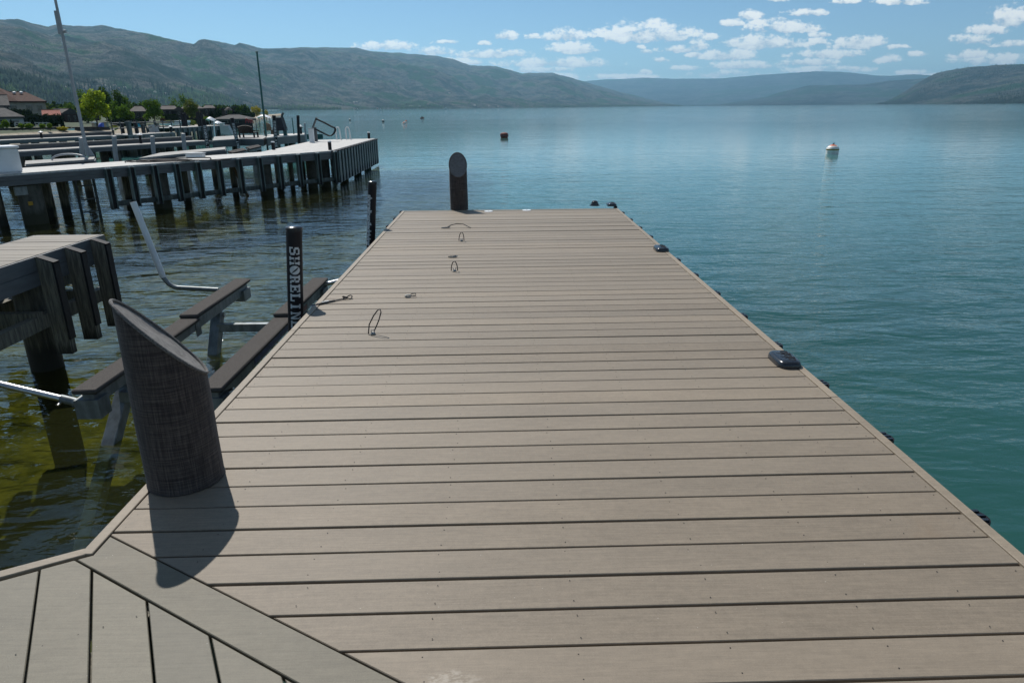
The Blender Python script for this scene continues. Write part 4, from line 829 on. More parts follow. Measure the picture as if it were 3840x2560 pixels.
MB().add([(-.03, -.01, .52), (.22, -.01, .0), (-.03, -.01, 0), (-.03, .01, .52), (.22, .01, 0), (-.03, .01, 0)], [(0, 2, 1), (3, 4, 5), (0, 1, 4, 3), (0, 3, 5, 2), (1, 2, 5, 4)]).build('gusset', M_GREYPVC, mast)
k_ = DY(226, 116, c[1])-c; MB().box(tuple(k_), (.10, .1, .18)).build('bracket', M_GREYPVC, mast); MB().tube([k_+np.array([.03, 0, -.01]), k_+np.array([.17, 0, -.02])], .045, 10).build('camera_head', M_GREYPVC, mast)
MB().tube([k_+np.array([-.02, 0, -.1]), k_+np.array([-.01, 0, .55])], .058, 10).build('upper_sleeve', M_GREYPVC, mast)
def rope_coil(label, px, py, sx, n, seed, name='hose'):
    c = G(px, py); root = thing(name, label, name, tuple(c)); g = np.random.default_rng(seed); P_ = []
    for a in np.linspace(0, n*6.28, int(n*16)):
        r = sx*(1+.25*math.sin(a*.37+seed)+.1*g.normal()); P_.append((r*math.cos(a)*1.0+.3*math.sin(a*.13), r*.55*math.sin(a), .02+.012*abs(math.sin(a*1.7))))
    MB().tube(P_, .016, 6).build('coil', M_BLACK, root, smooth=True); return root
rope_coil('black hose coiled loosely on the front of the grey dock', 560, 607, .75, 2.6, 2)
rope_coil('long thin black hose loop lying right of the coil', 700, 600, 1.05, 1.0, 5)
# floating decks behind the front strip
def deck_poly(name, label, cat, P, zt, th, m=None, loc=None):
    P = ccw([tuple(p[:2]) for p in P]); cx = sum(p[0] for p in P)/len(P); cy = sum(p[1] for p in P)/len(P)
    root = thing(name, label, cat, (cx, cy, WZ)); at(root, MB().prism(P, zt-.05, zt), 'deck_surface', m or M_GDECK2)
    for i in range(len(P)):
        a, b = P[i], P[(i+1) % len(P)]; at(root, MB().beam((*a, zt-.05-th/2), (*b, zt-.05-th/2), .04, th), 'fascia', M_FASC)
    return root, P
r_, P_ = deck_poly('dock', 'narrow grey finger deck behind the white dock box', 'dock', [G(95, 616), G(352, 597), G(356, 588), G(95, 603)], 0, .16)
for k in (.2, .8): q = np.array(P_[0])*(1-k)+np.array(P_[2])*k; at(r_, MB().tube([(*q, -.2), (*q, -4)], .12, 10), 'pile', M_PILE)
r_, P_ = deck_poly('dock', 'narrow grey finger deck behind the middle of the grey dock', 'dock', [G(520, 593), G(843, 560), G(846, 551), G(600, 573)], 0, .2)
for k in (.2, .8): q = np.array(P_[0])*(1-k)+np.array(P_[2])*k; at(r_, MB().tube([(*q, -.2), (*q, -4)], .12, 10), 'pile', M_PILE)
for (px, yt, yb, lb) in ((311, 520, 600, 'grey round mooring post beside the tall pole'), (434, 513, 588, 'grey round mooring post right of the tall pole'), (577, 513, 577, 'grey round mooring post in the middle of the row'), (693, 503, 566, 'rightmost grey round mooring post of the row')):
    c = G(px, yb-4, -.1); top = DY(px-6, yt, c[1]); root = thing('mooring_post', lb, 'post', tuple(c), 'grey mooring posts behind the grey dock')
    MB().tube([(0, 0, -2.0), (0, 0, .1), tuple(top-c)], .075, 12).build('post', M_GREYPVC, root, smooth=True); MB().lathe([(.082, 0), (.082, .02), (.05, .03)], tuple(top-c), 12).build('post_cap', M_GREYPVC, root)
arcs = thing('wheel_guard', 'grey curved pipe arch lying on the left finger deck', 'pipe', tuple(G(262, 602)))
MB().tube([(.52*math.cos(a)*1.0, 0, .02+.16*math.sin(a)) for a in np.linspace(math.pi, 0, 15)], .03, 8).build('arch', M_GREYPVC, arcs, smooth=True)
bkt = thing('tray', 'small pale plastic tray on the edge of the middle finger deck', 'tray', tuple(G(734, 590)))
MB().box((0, 0, .05), (.5, .3, .12)).build('tray_body', M_WHITE, bkt, bevel=.02); MB().box((0, 0, .12), (.54, .34, .02)).build('tray_rim', M_GREYPVC, bkt)
# ================================================================== FARTHER DOCKS
def gpile(label, top_px, bot_px, r=.085, text=True):
    c = G(*bot_px, -.25); tp_ = DY(*top_px, c[1]); ax_ = (c-tp_)/np.linalg.norm(c-tp_); root = thing('guide_post', label, 'post', tuple(c), 'black sleeved guide posts of the far boat lifts')
    b = MB().tube([tuple(tp_-c), tuple(ax_*.1)], r, 12).build('guide_sleeve', M_SLEEVE, root, smooth=True)
    MB().tube([tuple(ax_*.1), tuple(ax_*.1+np.array([.1, 0, -.12])), tuple(ax_*.1+np.array([.75, -.2, -.22]))], .045, 8).build('steel_foot', M_STEEL, root, smooth=True)
    if text:
        vn_ = np.array([0, 0, HC])-tp_; shoreline_text(root, root, tp_, ax_, vn_, r, .24, .135, .105)
    return root
gpile('leftmost black guide post with white lettering by the finger deck', (763, 448), (781, 566))
gpile('second black guide post with white lettering, by the dark lift bunks', (870, 443), (892, 545))
gpile('third black guide post with white lettering, left of the covered lift', (1027, 433), (1036, 548))
gpile('plain black guide post right of the covered lift', (1117, 433), (1122, 534), .075, False)
def liftbunks(label, P):
    root = thing('lift_bunks', label, 'boat lift', tuple(G(*P[0], -.15)), 'dark slatted lift bunks behind the grey dock')
    a, b, c, d = [G(*p, -.15) for p in P]
    for k in range(2):
        t0, t1 = k*.52, k*.52+.46
        q = [a+(d-a)*t0, b+(c-b)*t0, b+(c-b)*t1, a+(d-a)*t1]; at(root, MB().prism(ccw([tuple(p[:2]) for p in q]), -.19, -.13), 'bunk', M_CARPET)
    m_ = (a+c)/2; at(root, MB().beam((m_[0], m_[1], -.25), (m_[0], m_[1], -3), .2, .2), 'leg', M_STEEL); at(root, MB().beam((a+d)/2+np.array([0, 0, -.1]), (b+c)/2+np.array([0, 0, -.1]), .12, .12), 'bunk_beam', M_STEEL)
liftbunks('left pair of dark slatted lift bunks between the docks', [(852, 569), (912, 557), (924, 564), (872, 575)])
liftbunks('right pair of dark slatted lift bunks between the docks', [(920, 553), (968, 544), (980, 550), (938, 560)])
def lamp(label, px, yb, yt, z=0.0):
    c = G(px, yb, z); h = DY(px, yt, c[1])[2]-c[2]; root = thing('dock_lamp', label, 'lamp', tuple(c), 'small lamp posts on the far docks')
    MB().tube([(0, 0, 0), (0, 0, h*.80)], .035+.0006*c[1], 8).build('post', M_BLACK, root); r = .085+.0012*c[1]
    MB().lathe([(r*.75, h*.80), (r, h*.84), (r*.5, h*.95), (r*.15, h)], n=10).build('lamp_head', M_WHITE, root)
    MB().lathe([(r*.72, h*.72), (r*.75, h*.80)], n=10).build('lamp_collar', M_BLACK, root)
def walkway(label, a_px, b_px, w, zt=0.0, th=.14, curb=.15, npile=6, pr_=.16, posts=0, m=None):
    a, b = G(*a_px, zt), G(*b_px, zt); d_ = (b-a)[:2]; L_ = np.linalg.norm(d_); d_ = d_/L_; n_ = np.array([-d_[1], d_[0]])
    root = thing('dock', label, 'dock', ((a[0]+b[0])/2, (a[1]+b[1])/2, WZ)); P_ = [a[:2], b[:2], b[:2]+n_*w, a[:2]+n_*w]
    at(root, MB().prism(ccw([tuple(p) for p in P_]), zt-.05, zt), 'deck_surface', M_GDECK2)
    for q in (0, w): at(root, MB().beam((*(a[:2]+n_*q), zt-.05-th/2), (*(b[:2]+n_*q), zt-.05-th/2), .05, th), 'fascia', m or M_FASC)
    if curb:
        at(root, MB().beam((*(a[:2]+n_*w), zt+curb/2), (*(b[:2]+n_*w), zt+curb/2), .06, curb), 'side_board', M_FASC); at(root, MB().beam((*(a[:2]+n_*w), zt+curb+.02), (*(b[:2]+n_*w), zt+curb+.02), .16, .04), 'cap_rail', M_GDECK2)
    for k in range(npile):
        for q in (.25, w-.25):
            p = a[:2]+d_*(L_*(k+.5)/npile)+n_*q; at(root, MB().tube([(*p, zt-.1), (*p, -4)], pr_, 10), 'pile', M_CPILE, smooth=True)
    for k in range(posts):
        p = a[:2]+d_*(L_*(k+.5)/posts)-n_*.06; at(root, MB().beam((*p, zt-.05), (*p, -1.05), .12, .14), 'fender_board', M_SHEET)
    return root, a, b, n_
walkway('second walkway dock with a raised far side board, behind the grey dock', (-260, 587), (795, 527), 1.3, npile=6)
r_, P_ = deck_poly('dock', 'grey platform with bench and teal crane behind the grey dock', 'dock', [G(797, 527), G(905, 520), G(985, 521), G(1000, 513), G(985, 507), G(905, 507), G(803, 513)], 0, .3)
for px, py in ((880, 516), (960, 514)): q = G(px, py); at(r_, MB().tube([(q[0], q[1], -.2), (q[0], q[1], -4)], .2, 10), 'pile', M_CPILE)
r_, P_ = deck_poly('dock', 'low dark green stained dock under the teal crane', 'dock', [G(1000, 520), G(1142, 508), G(1142, 502), G(1003, 509)], .05, .34, M_GDECK)
for px, py in ((1030, 515), (1090, 510), (1130, 506)): q = G(px, py); at(r_, MB().tube([(q[0], q[1], -.2), (q[0], q[1], -4)], .16, 10), 'pile', M_SHEET)
walkway('third walkway dock with lamp posts, nearer the beach', (-300, 540), (478, 506), 1.4, npile=7, pr_=.2)
walkway('third dock end section on stout piles', (480, 507), (655, 496), 2.2, th=.4, curb=0, npile=5, pr_=.3)
walkway('far pale dock with hanging fender boards', (655, 479.5), (842, 470), 2.5, th=.35, curb=0, npile=5, posts=11)
lamp('leftmost small lamp post with white head, in front of the beach', 157, 518, 492)
lamp('small white headed lamp post below the bright green tree', 426, 504, 482)
lamp('tall white headed lamp post on the second walkway', 529, 538, 500)
lamp('small white headed lamp post near the white boat hoist', 642, 496, 471)
lamp('dark lamp post with pale head beside the teal crane dock', 1130, 506, 469)
def pole(label, px, yb, yt, r, m, z=0.0, dx=0, name='pole'):
    c = G(px, yb, z); tp_ = DY(px+dx, yt, c[1]); root = thing(name, label, 'pole', tuple(c)); MB().tube([(0, 0, -1.2), tuple((tp_-c)*.5), tuple(tp_-c)], [r, r, r*.8], 8).build('shaft', m, root, smooth=True)
    MB().lathe([(r*1.3, 0), (r*1.3, .05), (r, .06)], tuple(tp_-c-np.array([0, 0, .06])), 8).build('tip', m, root); return root
pole('tall slim teal crane mast on the platform edge', 998, 512, 193, .055, M_TEAL, dx=-35, name='mast')
pole('thin grey pole at the right end of the teal crane dock', 1146, 512, 462, .05, M_GREYPVC, dx=-3)
pole('thin slanting teal rod left of the lamp post', 1103, 507, 443, .03, M_TEAL, dx=-8)
pole('thin white pole behind the pale lockers', 803, 506, 452, .045, M_WHITE)
# covered lift motor with teal legs
c = G(1056, 512); s_ = (c[1]/math.cos(.31))/2560*1.02; cr = thing('covered_lift', 'dark canvas cover over a teal lift column beside the lake', 'lift', tuple(c))
hh = DY(1056, 441, c[1])[2]-c[2]; hb_ = DY(1056, 490, c[1])[2]-c[2]; w_ = 31*s_
for dx in (-.22, .22): MB().beam((dx, 0, -1.6), (dx, 0, hb_+.1), .17, .17).build('column', M_TEAL, cr)
MB().add([(-w_*.52, -.3, hb_), (w_*.58, -.3, hb_), (w_*.58, .3, hb_), (-w_*.52, .3, hb_), (-w_*.55, -.25, hh*.88), (w_*.30, -.25, hh), (w_*.30, .25, hh), (-w_*.55, .25, hh*.88), (-w_*.3, -.25, hh), (-w_*.3, .25, hh)],
         [(3, 2, 1, 0), (0, 1, 5, 8, 4), (2, 3, 7, 9, 6), (1, 2, 6, 5), (3, 0, 4, 7), (4, 8, 9, 7), (8, 5, 6, 9)]).build('canvas_cover', mat('black_canvas', (.018, .02, .026), .8, 0, .3, 4), cr)
MB().tube([(w_*.25, 0, hh-.05), (w_*.30, 0, hh+.12), (w_*.42, 0, hh+.22), (w_*.50, 0, hh+.15)], .06, 8).build('lifting_hook', M_DSTEEL, cr)
c2_ = G(1085, 521, -.3); MB().beam(c2_-c+np.array([-.9, 0, .1]), c2_-c+np.array([1.9, .5, .1]), .25, .30).build('lift_beam', M_TEAL, cr)
def chair(label, px, yb, yt, w_px, m, rz=0.0, name='chair', cat='chair', slats=5, group=None):
    c = G(px, yb); s_ = c[1]/math.cos(.31)/2560; w_ = w_px*s_; h = DY(px, yt, c[1])[2]-c[2]; root = thing(name, label, cat, tuple(c), group); root.rotation_euler.z = rz
    for x in (-1, 1):
        for y in (-.28, .28): MB().beam((x*w_*.42, y, 0), (x*w_*.42, y, h*.42), .07, .07).build('leg', m, root)
        MB().beam((x*w_*.46, -.35, h*.56), (x*w_*.46, .35, h*.52), .10, .04).build('armrest', m, root)
    MB().box((0, 0, h*.40), (w_*.86, .6, .05)).build('seat', m, root)
    for k in range(slats): x = w_*.84*((k+.5)/slats-.5); MB().beam((x, -.30, h*.42), (x, -.46, h*(1-.10*abs(2*k/(slats-1)-1)**2)), w_*.84/slats*.88, .03).build('back_slat', m, root)
    return root
M_PALE = mat('pale_locker', (.42, .42, .40), .6, 0, .1, 3); M_DWOOD = mat('dark_stained_wood', (.016, .012, .010), .7, 0, .3, 6); M_TAN = mat('tan_wood', (.13, .08, .045), .7, 0, .3, 6); M_RED = mat('red_chair_paint', (.30, .02, .025), .5, 0, .2, 5)
chair('dark wooden bench seen from behind on the grey platform', 934, 516, 470, 58, M_DWOOD, 0.0, 'bench', 'bench', 9)
chair('tan rounded garden chair right of the teal mast', 1009, 506, 461, 27, M_TAN, .2)
for k, (px, yb) in enumerate(((927, 462), (937, 462), (945, 463))): chair(['leftmost', 'middle', 'rightmost'][k]+' red garden chair on the far dock', px, yb, yb-15-(k == 0)*4, 10, M_RED, .3, 'chair', 'chair', 4)
lk = thing('locker', 'tall pale dock locker left of the wedge locker', 'locker', tuple(G(838, 502))); MB().box((0, 0, .30), (.22, .3, .60)).build('body', M_PALE, lk, bevel=.02); MB().box((0, 0, .615), (.24, .32, .03)).build('lid', M_WHITE, lk)
lk = thing('locker', 'pale wedge shaped dock locker beside the tall locker', 'locker', tuple(G(857, 505)))
MB().add([(-.22, -.2, 0), (.28, -.2, 0), (.28, .2, 0), (-.22, .2, 0), (-.22, -.2, .50), (.08, -.2, .50), (.08, .2, .50), (-.22, .2, .50)], [(3, 2, 1, 0), (4, 5, 6, 7), (0, 1, 5, 4), (1, 2, 6, 5), (2, 3, 7, 6), (3, 0, 4, 7)]).build('body', M_PALE, lk); MB().box((-.07, 0, .515), (.32, .42, .025)).build('lid', M_GREYPVC, lk)
for px, yb, yt, w_, lb in ((489, 506, 455, 11, 'tall dark lift control post on the third dock'), (540, 499, 466, 8, 'shorter dark lift control post on the third dock'), (592, 480, 462, 5, 'small dark lift post behind the third dock')):
    c = G(px, yb); s_ = c[1]/2400; h = DY(px, yt, c[1])[2]-c[2]; root = thing('lift_post', lb, 'post', tuple(c)); MB().box((0, 0, h*.45), (w_*s_*.8, .3, h*.9)).build('column', M_DSTEEL, root); MB().box((0, 0, h*.94), (w_*s_*1.25, .4, h*.12)).build('cap', M_DSTEEL, root)
rl = thing('railing', 'low dark pipe railing along the third dock', 'railing', tuple(G(470, 505)))
for q in (.35, .65): at(rl, MB().tube([tuple(G(380, 508)+np.array([0, 1.2, q])), tuple(G(655, 494)+np.array([0, 1.2, q]))], .035, 6), 'rail', M_DSTEEL)
for px in np.linspace(385, 650, 9):
    q = G(px, 508-(px-380)*.051)+np.array([0, 1.2, 0]); at(rl, MB().tube([tuple(q), tuple(q+np.array([0, 0, .78]))], .035, 6), 'baluster', M_DSTEEL)
# dark pile clusters
for k, (px, yt) in enumerate(((687, 424), (694, 428), (701, 425), (746, 424), (752, 421), (760, 424), (463, 466), (513, 455))):
    yb = 474 if k < 6 else 500; c = G(px, yb); h = DY(px, yt, c[1])[2]-c[2]; root = thing('mooring_pile', ['leftmost thin dark pile of the left cluster of three', 'middle thin dark pile of the left cluster of three', 'right thin dark pile of the left cluster of three', 'left thin dark pile of the cluster right of the olive tree', 'tallest thin dark pile of the cluster right of the olive tree', 'right thin dark pile of the cluster right of the olive tree'][k] if k < 6 else ['left thin dark pile beside the lift control post', 'right thin dark pile beside the lift control post'][k-6], 'pile', tuple(c), 'thin dark piles off the far docks')
    MB().tube([(0, 0, -2), (0, 0, h)], .10, 8).build('shaft', M_SLEEVE, root); MB().lathe([(.11, h), (.02, h+.10)], n=8).build('pile_cap', M_BLACK, root)
# boats and hoists
def place(px, py, dist, rot=0.0): return A(px, py, dist), dist/2560
def hull(root, L_, W_, H_, m, sheer=.12):
    n = 11; V = []; F = []
    for i in range(n):
        t_ = i/(n-1); w = W_/2*math.sin(math.pi*min(1, .20+.80*(1-t_))**.9*.5) if t_ > .0 else W_/2*.9
        w = W_/2*(1-max(0, (t_-.45)/.55)**2.2)+.01; zz = H_*(1+sheer*t_*t_*3)
        x = (t_-.5)*L_
        V += [(x, -w, zz), (x, -w*.8, H_*.35), (x, 0, 0+.3*H_*max(0, t_-.6)), (x, w*.8, H_*.35), (x, w, zz)]
    for i in range(n-1):
        for j in range(4): F.append((i*5+j, (i+1)*5+j, (i+1)*5+j+1, i*5+j+1))
        F.append((i*5+4, (i+1)*5+4, (i+1)*5, i*5))
    F.append((0, 1, 2, 3, 4)); F.append(tuple((n-1)*5+j for j in range(5))[::-1]); h = MB().add(V, F).build('hull', m, root, smooth=True)
    MB().tube([V[i*5] for i in range(n)]+[V[i*5+4] for i in range(n-1, -1, -1)], .03, 6).build('gunwale', M_GREYPVC, root); return h
def boat(label, px, py, dist, wpx, m, rz=0.0, hfac=.22, canopy=None, group=None):
    c, s_ = place(px, py, dist); root = thing('boat', label, 'boat', tuple(c), group); root.rotation_euler.z = rz; L_ = wpx*s_; hull(root, L_, L_*.32, L_*hfac*.6, m)
    MB().add([(-L_*.1, -L_*.10, L_*hfac*.6), (L_*.18, -L_*.08, L_*hfac*.6), (L_*.18, L_*.08, L_*hfac*.6), (-L_*.1, L_*.10, L_*hfac*.6), (-L_*.06, -L_*.08, L_*hfac*1.0), (L_*.06, -L_*.06, L_*hfac*1.0), (L_*.06, L_*.06, L_*hfac*1.0), (-L_*.06, L_*.08, L_*hfac*1.0)], [(4, 5, 6, 7), (0, 1, 5, 4), (1, 2, 6, 5), (2, 3, 7, 6), (3, 0, 4, 7)]).build('windscreen', mat('tinted_screen', (.05, .06, .07), .1), root)
    return root
M_HULL = mat('white_hull', (.70, .71, .72), .3, 0, .05, 2)
boat('long low white motor boat on a lift behind the third dock', 640, 470, 62, 72, M_HULL, .1, .14)
def canopy(label, px0, px1, yb, yt, dist, m, legs=True, cat='boat canopy'):
    a, s_ = place((px0+px1)/2, yb, dist); w = (px1-px0)*s_; h = (yb-yt)*s_; root = thing('boat_canopy', label, cat, tuple(a))
    n = 9; V = []; F = []
    for i in range(n):
        q = -1+2*i/(n-1); z = h*(.40+.60*(1-abs(q)**1.8))
        V += [(q*w/2, -.9, z-.15), (q*w/2*.96, 0, z+.12*h), (q*w/2, .9, z-.15)]
    for i in range(n-1):
        for j in range(2): F.append((i*3+j, (i+1)*3+j, (i+1)*3+j+1, i*3+j+1))
    MB().add(V, F).build('canopy_cloth', m, root)
    for q in (-.92, .92):
        for y in (-.8, .8): MB().tube([(q*w/2, y, WZ-a[2]-1), (q*w/2, y, h*.42)], .06, 6).build('canopy_leg', M_STEEL, root)
    return root
canopy('white domed boat canopy near the yellow willow', 963, 1020, 449, 433, 105, M_WHITE)
canopy('white covered boat canopy left of the lockers', 774, 806, 459, 441, 90, M_WHITE)
canopy('small pale sunshade cloth beside the tall locker', 802, 832, 467, 456, 75, M_WHITE, cat='sunshade')
c, s_ = place(688, 478, 66); ho = thing('boat_hoist', 'boxy white boat hoist with flat roof on the far dock', 'boat hoist', tuple(c))
MB().box((0, 0, 21*s_), (33*s_, 1.6, 7*s_)).build('hoist_roof', M_WHITE, ho); MB().box((0, .5, 12*s_), (30*s_, .1, 11*s_)).build('side_panel', mat('pale_panel', (.45, .47, .48), .5), ho)
for x in (-1, 1):
    for y in (-.6, .6): MB().beam((x*14*s_, y, 0), (x*14*s_, y, 18*s_), .1, .1).build('leg', M_STEEL, ho)
MB().box((-2*s_, 0, 3*s_), (18*s_, .8, 7*s_)).build('motor_case', M_BLACK, ho)
cv = mat('clear_vinyl', (.42, .45, .46), .3); c, s_ = place(580, 495, 45); wb = thing('wind_screen', 'pale translucent folding wind screen on the third dock', 'screen', tuple(c))
for k, (x, h, rz) in enumerate(((-.22, .43, .5), (.0, .47, -.4), (.20, .30, .5))): MB().beam((x, 0, 0), (x-.05, 0, h), .20, .02).build('screen_panel', cv, wb)
MB().tube([(-.3, 0, .0), (.34, 0, .0)], .02, 6).build('screen_foot', M_GREYPVC, wb)
def kayak(label, px, py, dist, wpx, m):
    c, s_ = place(px, py, dist); root = thing('kayak', label, 'kayak', tuple(c)); L_ = wpx*s_
    MB().lathe([(.01, -.5*L_), (.16, -.36*L_), (.27, -.1*L_), (.27, .1*L_), (.16, .36*L_), (.01, .5*L_)], n=10).build('kayak_hull', m, root, smooth=True)
    o = root.children[0]; o.rotation_euler = (0, math.pi/2, 0); MB().lathe([(.16, .20), (.20, .26), (.12, .27)], n=10, sx=2.0).build('cockpit', M_BLACK, root)
kayak('yellow kayak lying on the beach under the bright tree', 428, 479, 66, 34, mat('yellow_kayak', (.42, .30, .03), .4)); kayak('turquoise kayak lying beyond the lift control post', 515, 471, 70, 28, mat('turquoise_kayak', (.02, .30, .42), .4))
c, s_ = place(268, 489, 60); sk = thing('jet_ski', 'small white and black watercraft pulled up on the beach', 'watercraft', tuple(c)); hull(sk, 24*s_, 8*s_, 5*s_, M_HULL); MB().box((-2*s_, 0, 6*s_), (9*s_, 3*s_, 4*s_)).build('seat', M_BLACK, sk, bevel=.03)
c, s_ = place(386, 476, 74); tp = thing('tarp', 'bright blue tarp draped over a stack under the tree', 'tarp', tuple(c))
MB().add([(-7*s_, -.6, 0), (8*s_, -.6, 0), (8*s_, .6, 0), (-7*s_, .6, 0), (-4*s_, -.4, 14*s_), (6*s_, -.4, 15*s_), (5*s_, .4, 15*s_), (-4*s_, .4, 13*s_), (0, -.75, 6*s_)], [(4, 5, 6, 7), (0, 1, 8), (1, 5, 8), (5, 4, 8), (4, 0, 8), (1, 2, 6, 5), (2, 3, 7, 6), (3, 0, 4, 7)]).build('sheet', mat('blue_tarp', (.01, .06, .40), .5), tp); MB().box((0, 0, 2*s_), (11*s_, .9, 4*s_)).build('stack', M_DWOOD, tp)
M_STONE = mat('sandstone_pillar', (.30, .26, .20), .85, 0, .25, 4)
for px, lb in ((354, 'left'), (400, 'right')):
    c, s_ = place(px, 476, 73); root = thing('gate_pillar', f'{lb} stone gate pillar on the wall beneath the bright tree', 'pillar', tuple(c)); MB().box((0, 0, 7*s_), (10*s_, .4, 15*s_)).build('shaft', M_STONE, root, bevel=.02); MB().box((0, 0, 16*s_), (13*s_, .5, 3.5*s_)).build('capstone', M_WHITE if px < 380 else M_STONE, root, bevel=.03)
# retaining wall and hedges
def wallseg(name, label, cat, a_px, b_px, dist_a, dist_b, hpx, m, thick=.4):
    a, b = A(*a_px, dist_a), A(*b_px, dist_b); h = hpx*dist_a/2560; root = thing(name, label, cat, tuple((a+b)/2)); nb_ = max(4, int(np.linalg.norm(b-a)/1.6))
    for k in range(nb_):
        p, q = a+(b-a)*k/nb_, a+(b-a)*((k+.985)/nb_); at(root, MB().beam((*p[:2], (p[2]+q[2])/2+h*.30), (*q[:2], (p[2]+q[2])/2+h*.30), thick, h*1.55), 'wall_block', m)
    at(root, MB().beam((*a[:2], a[2]+h*1.10), (*b[:2], b[2]+h*1.10), thick+.12, h*.09), 'coping', M_STONE)
wallseg('retaining_wall', 'low dark stone retaining wall above the beach at far left', 'wall', (-260, 500), (268, 487), 66, 74, 11, mat('dark_wall', (.075, .068, .06), .9, 0, .4, 3))
wallseg('retaining_wall', 'dark retaining wall under the bright green tree', 'wall', (272, 487), (415, 484), 74, 76, 9, mat('dark_wall2', (.06, .056, .052), .9, 0, .4, 3))
def leafcloud(name, lobes, n, size, m, seed, root=None, world=True):
    g = np.random.default_rng(seed); L_ = np.array(lobes, float); vol = L_[:, 3]*L_[:, 4]*L_[:, 5]; k = g.choice(len(L_), n, p=vol**.8/np.sum(vol**.8))
    d_ = g.normal(size=(n, 3)); d_ /= np.linalg.norm(d_, axis=1)[:, None]; r = (.45+.6*g.random(n)**.6)[:, None]; r = r*(1+.16*np.sin(d_[:, :1]*9+k[:, None]*3)*np.cos(d_[:, 2:]*7))
    c = L_[k, :3]+d_*r*L_[k, 3:]; a = g.normal(size=(n, 3)); a /= np.linalg.norm(a, axis=1)[:, None]; b = np.cross(a, g.normal(size=(n, 3))); b /= np.linalg.norm(b, axis=1)[:, None]
    s_ = (size*(.6+.8*g.random(n)))[:, None]; V = np.stack([c-a*s_, c+b*s_*.7, c+a*s_, c-b*s_*.7], 1).reshape(-1, 3); o = link(name, mesh_np(name, V, np.arange(n*4).reshape(-1, 4), m))
    if root is not None: o.parent = root
    return o
def leafmat(name, col, trans=.35, var=.35):
    m = bpy.data.materials.new(name); m.use_nodes = True; t = NT(m.node_tree); t.n.clear(); co = t.new('ShaderNodeTexCoord').outputs['Object']; n = t.noise(co, 1.4, 4, .7); ng = t.new('ShaderNodeNewGeometry').outputs['Random Per Island']
    f = t.m('ADD', t.m('MULTIPLY', n, .5), t.m('MULTIPLY', ng, .5)); c = t.mix(t.ss(f, .25, .75), tuple(x*(1-var) for x in col)+(1,), tuple(x*(1+var) for x in col)+(1,))
    d_ = t.new('ShaderNodeBsdfDiffuse'); t.l.new(c, d_.inputs[0]); tr = t.new('ShaderNodeBsdfTranslucent'); t.l.new(c, tr.inputs[0]); x = t.new('ShaderNodeMixShader'); x.inputs[0].default_value = trans; t.l.new(d_.outputs[0], x.inputs[1]); t.l.new(tr.outputs[0], x.inputs[2])
    o = t.new('ShaderNodeOutputMaterial'); t.l.new(x.outputs[0], o.inputs[0]); return m
L_BRIGHT = leafmat('spring_leaf', (.26, .33, .028), .5); L_GREEN = leafmat('green_leaf', (.095, .165, .022), .4); L_DARK = leafmat('dark_leaf', (.055, .105, .022), .35); L_OLIVE = leafmat('olive_leaf', (.135, .165, .042), .4)
L_WILLOW = leafmat('willow_leaf', (.30, .27, .03), .45); L_CON = leafmat('dark_conifer_leaf', (.014, .030, .014), .1); L_HEDGE = leafmat('hedge_leaf', (.022, .040, .014), .15); L_SHRUB = leafmat('shrub_leaf', (.14, .22, .020), .35)
M_BARK = mat('bark', (.06, .045, .032), .9, 0, .3, 6)
def tree(label, px, yb, yt, wpx, dist, m, kind='round', n=1500, seed=1, group=None):
    c, s_ = place(px, yb, dist); h = (yb-yt)*s_; w = wpx*s_; root = thing('tree' if kind != 'conifer' else 'conifer_tree', label, 'tree', tuple(c), group or 'trees along the left shore'); g = np.random.default_rng(seed)
    tr = MB().tube([(0, 0, -1.5), (.02*h, 0, h*.2), (-.01*h, .02*h, h*.45), (0, 0, h*.75)], [h*.030, h*.024, h*.017, h*.006], 8)
    for k in range(5): a = g.random()*6.28; z = h*(.22+.1*k); tr.tube([(0, 0, z), (w*.2*math.cos(a), w*.2*math.sin(a), z+h*.12), (w*.36*math.cos(a), w*.36*math.sin(a), z+h*.2)], [h*.012, h*.008, h*.003], 6)
    tr.build('trunk', M_BARK, root)
    lo = []
    if kind == 'round':
        lo.append((0, 0, h*.55, w*.33, w*.33, h*.33))
        for k in range(11): a = k*2.4+g.random(); q = g.random(); lo.append((w*.32*math.cos(a)*(1-.35*q), w*.32*math.sin(a)*(1-.35*q), h*(.27+.58*q), w*.17, w*.17, h*.13))
        lo.append((w*.03, 0, h*.88, w*.14, w*.14, h*.12))
    elif kind == 'tall':
        for k in range(9): q = k/8; ww = w*(.5-.32*abs(q-.35)**1.1); a = k*2.1; lo.append((w*.10*math.cos(a), w*.10*math.sin(a), h*(.14+.76*q), ww*.8, ww*.8, h*.12))
    else:
        for k in range(10): q = k/9; ww = w*.5*(1-q*.92); lo.append((0, 0, h*(.08+.87*q), ww, ww, h*.07))
    leafcloud('crown', lo, n, max(.09, h*.028), m, seed, root); return root
tree('bright yellow green maple at the beach edge, left of centre', 364, 473, 344, 122, 78, L_BRIGHT, 'round', 3600, 2)
tree('dark green tree peeking up behind the left of the bright maple', 330, 462, 343, 60, 100, L_GREEN, 'tall', 1100, 3)
tree('tall dark poplar directly right of the bright maple', 412, 462, 338, 62, 105, L_DARK, 'tall', 1900, 4)
tree('second tall dark poplar right of the bright maple', 462, 462, 347, 70, 108, L_DARK, 'tall', 2000, 5)
tree('shorter poplar at the right end of the tall row', 490, 462, 368, 44, 110, L_GREEN, 'tall', 900, 6)
tree('olive green round tree just right of the bright maple', 436, 470, 382, 54, 92, L_GREEN, 'round', 1100, 7)
tree('dense deep green round tree in front of the poplars', 474, 472, 394, 76, 88, L_GREEN, 'round', 2200, 8)
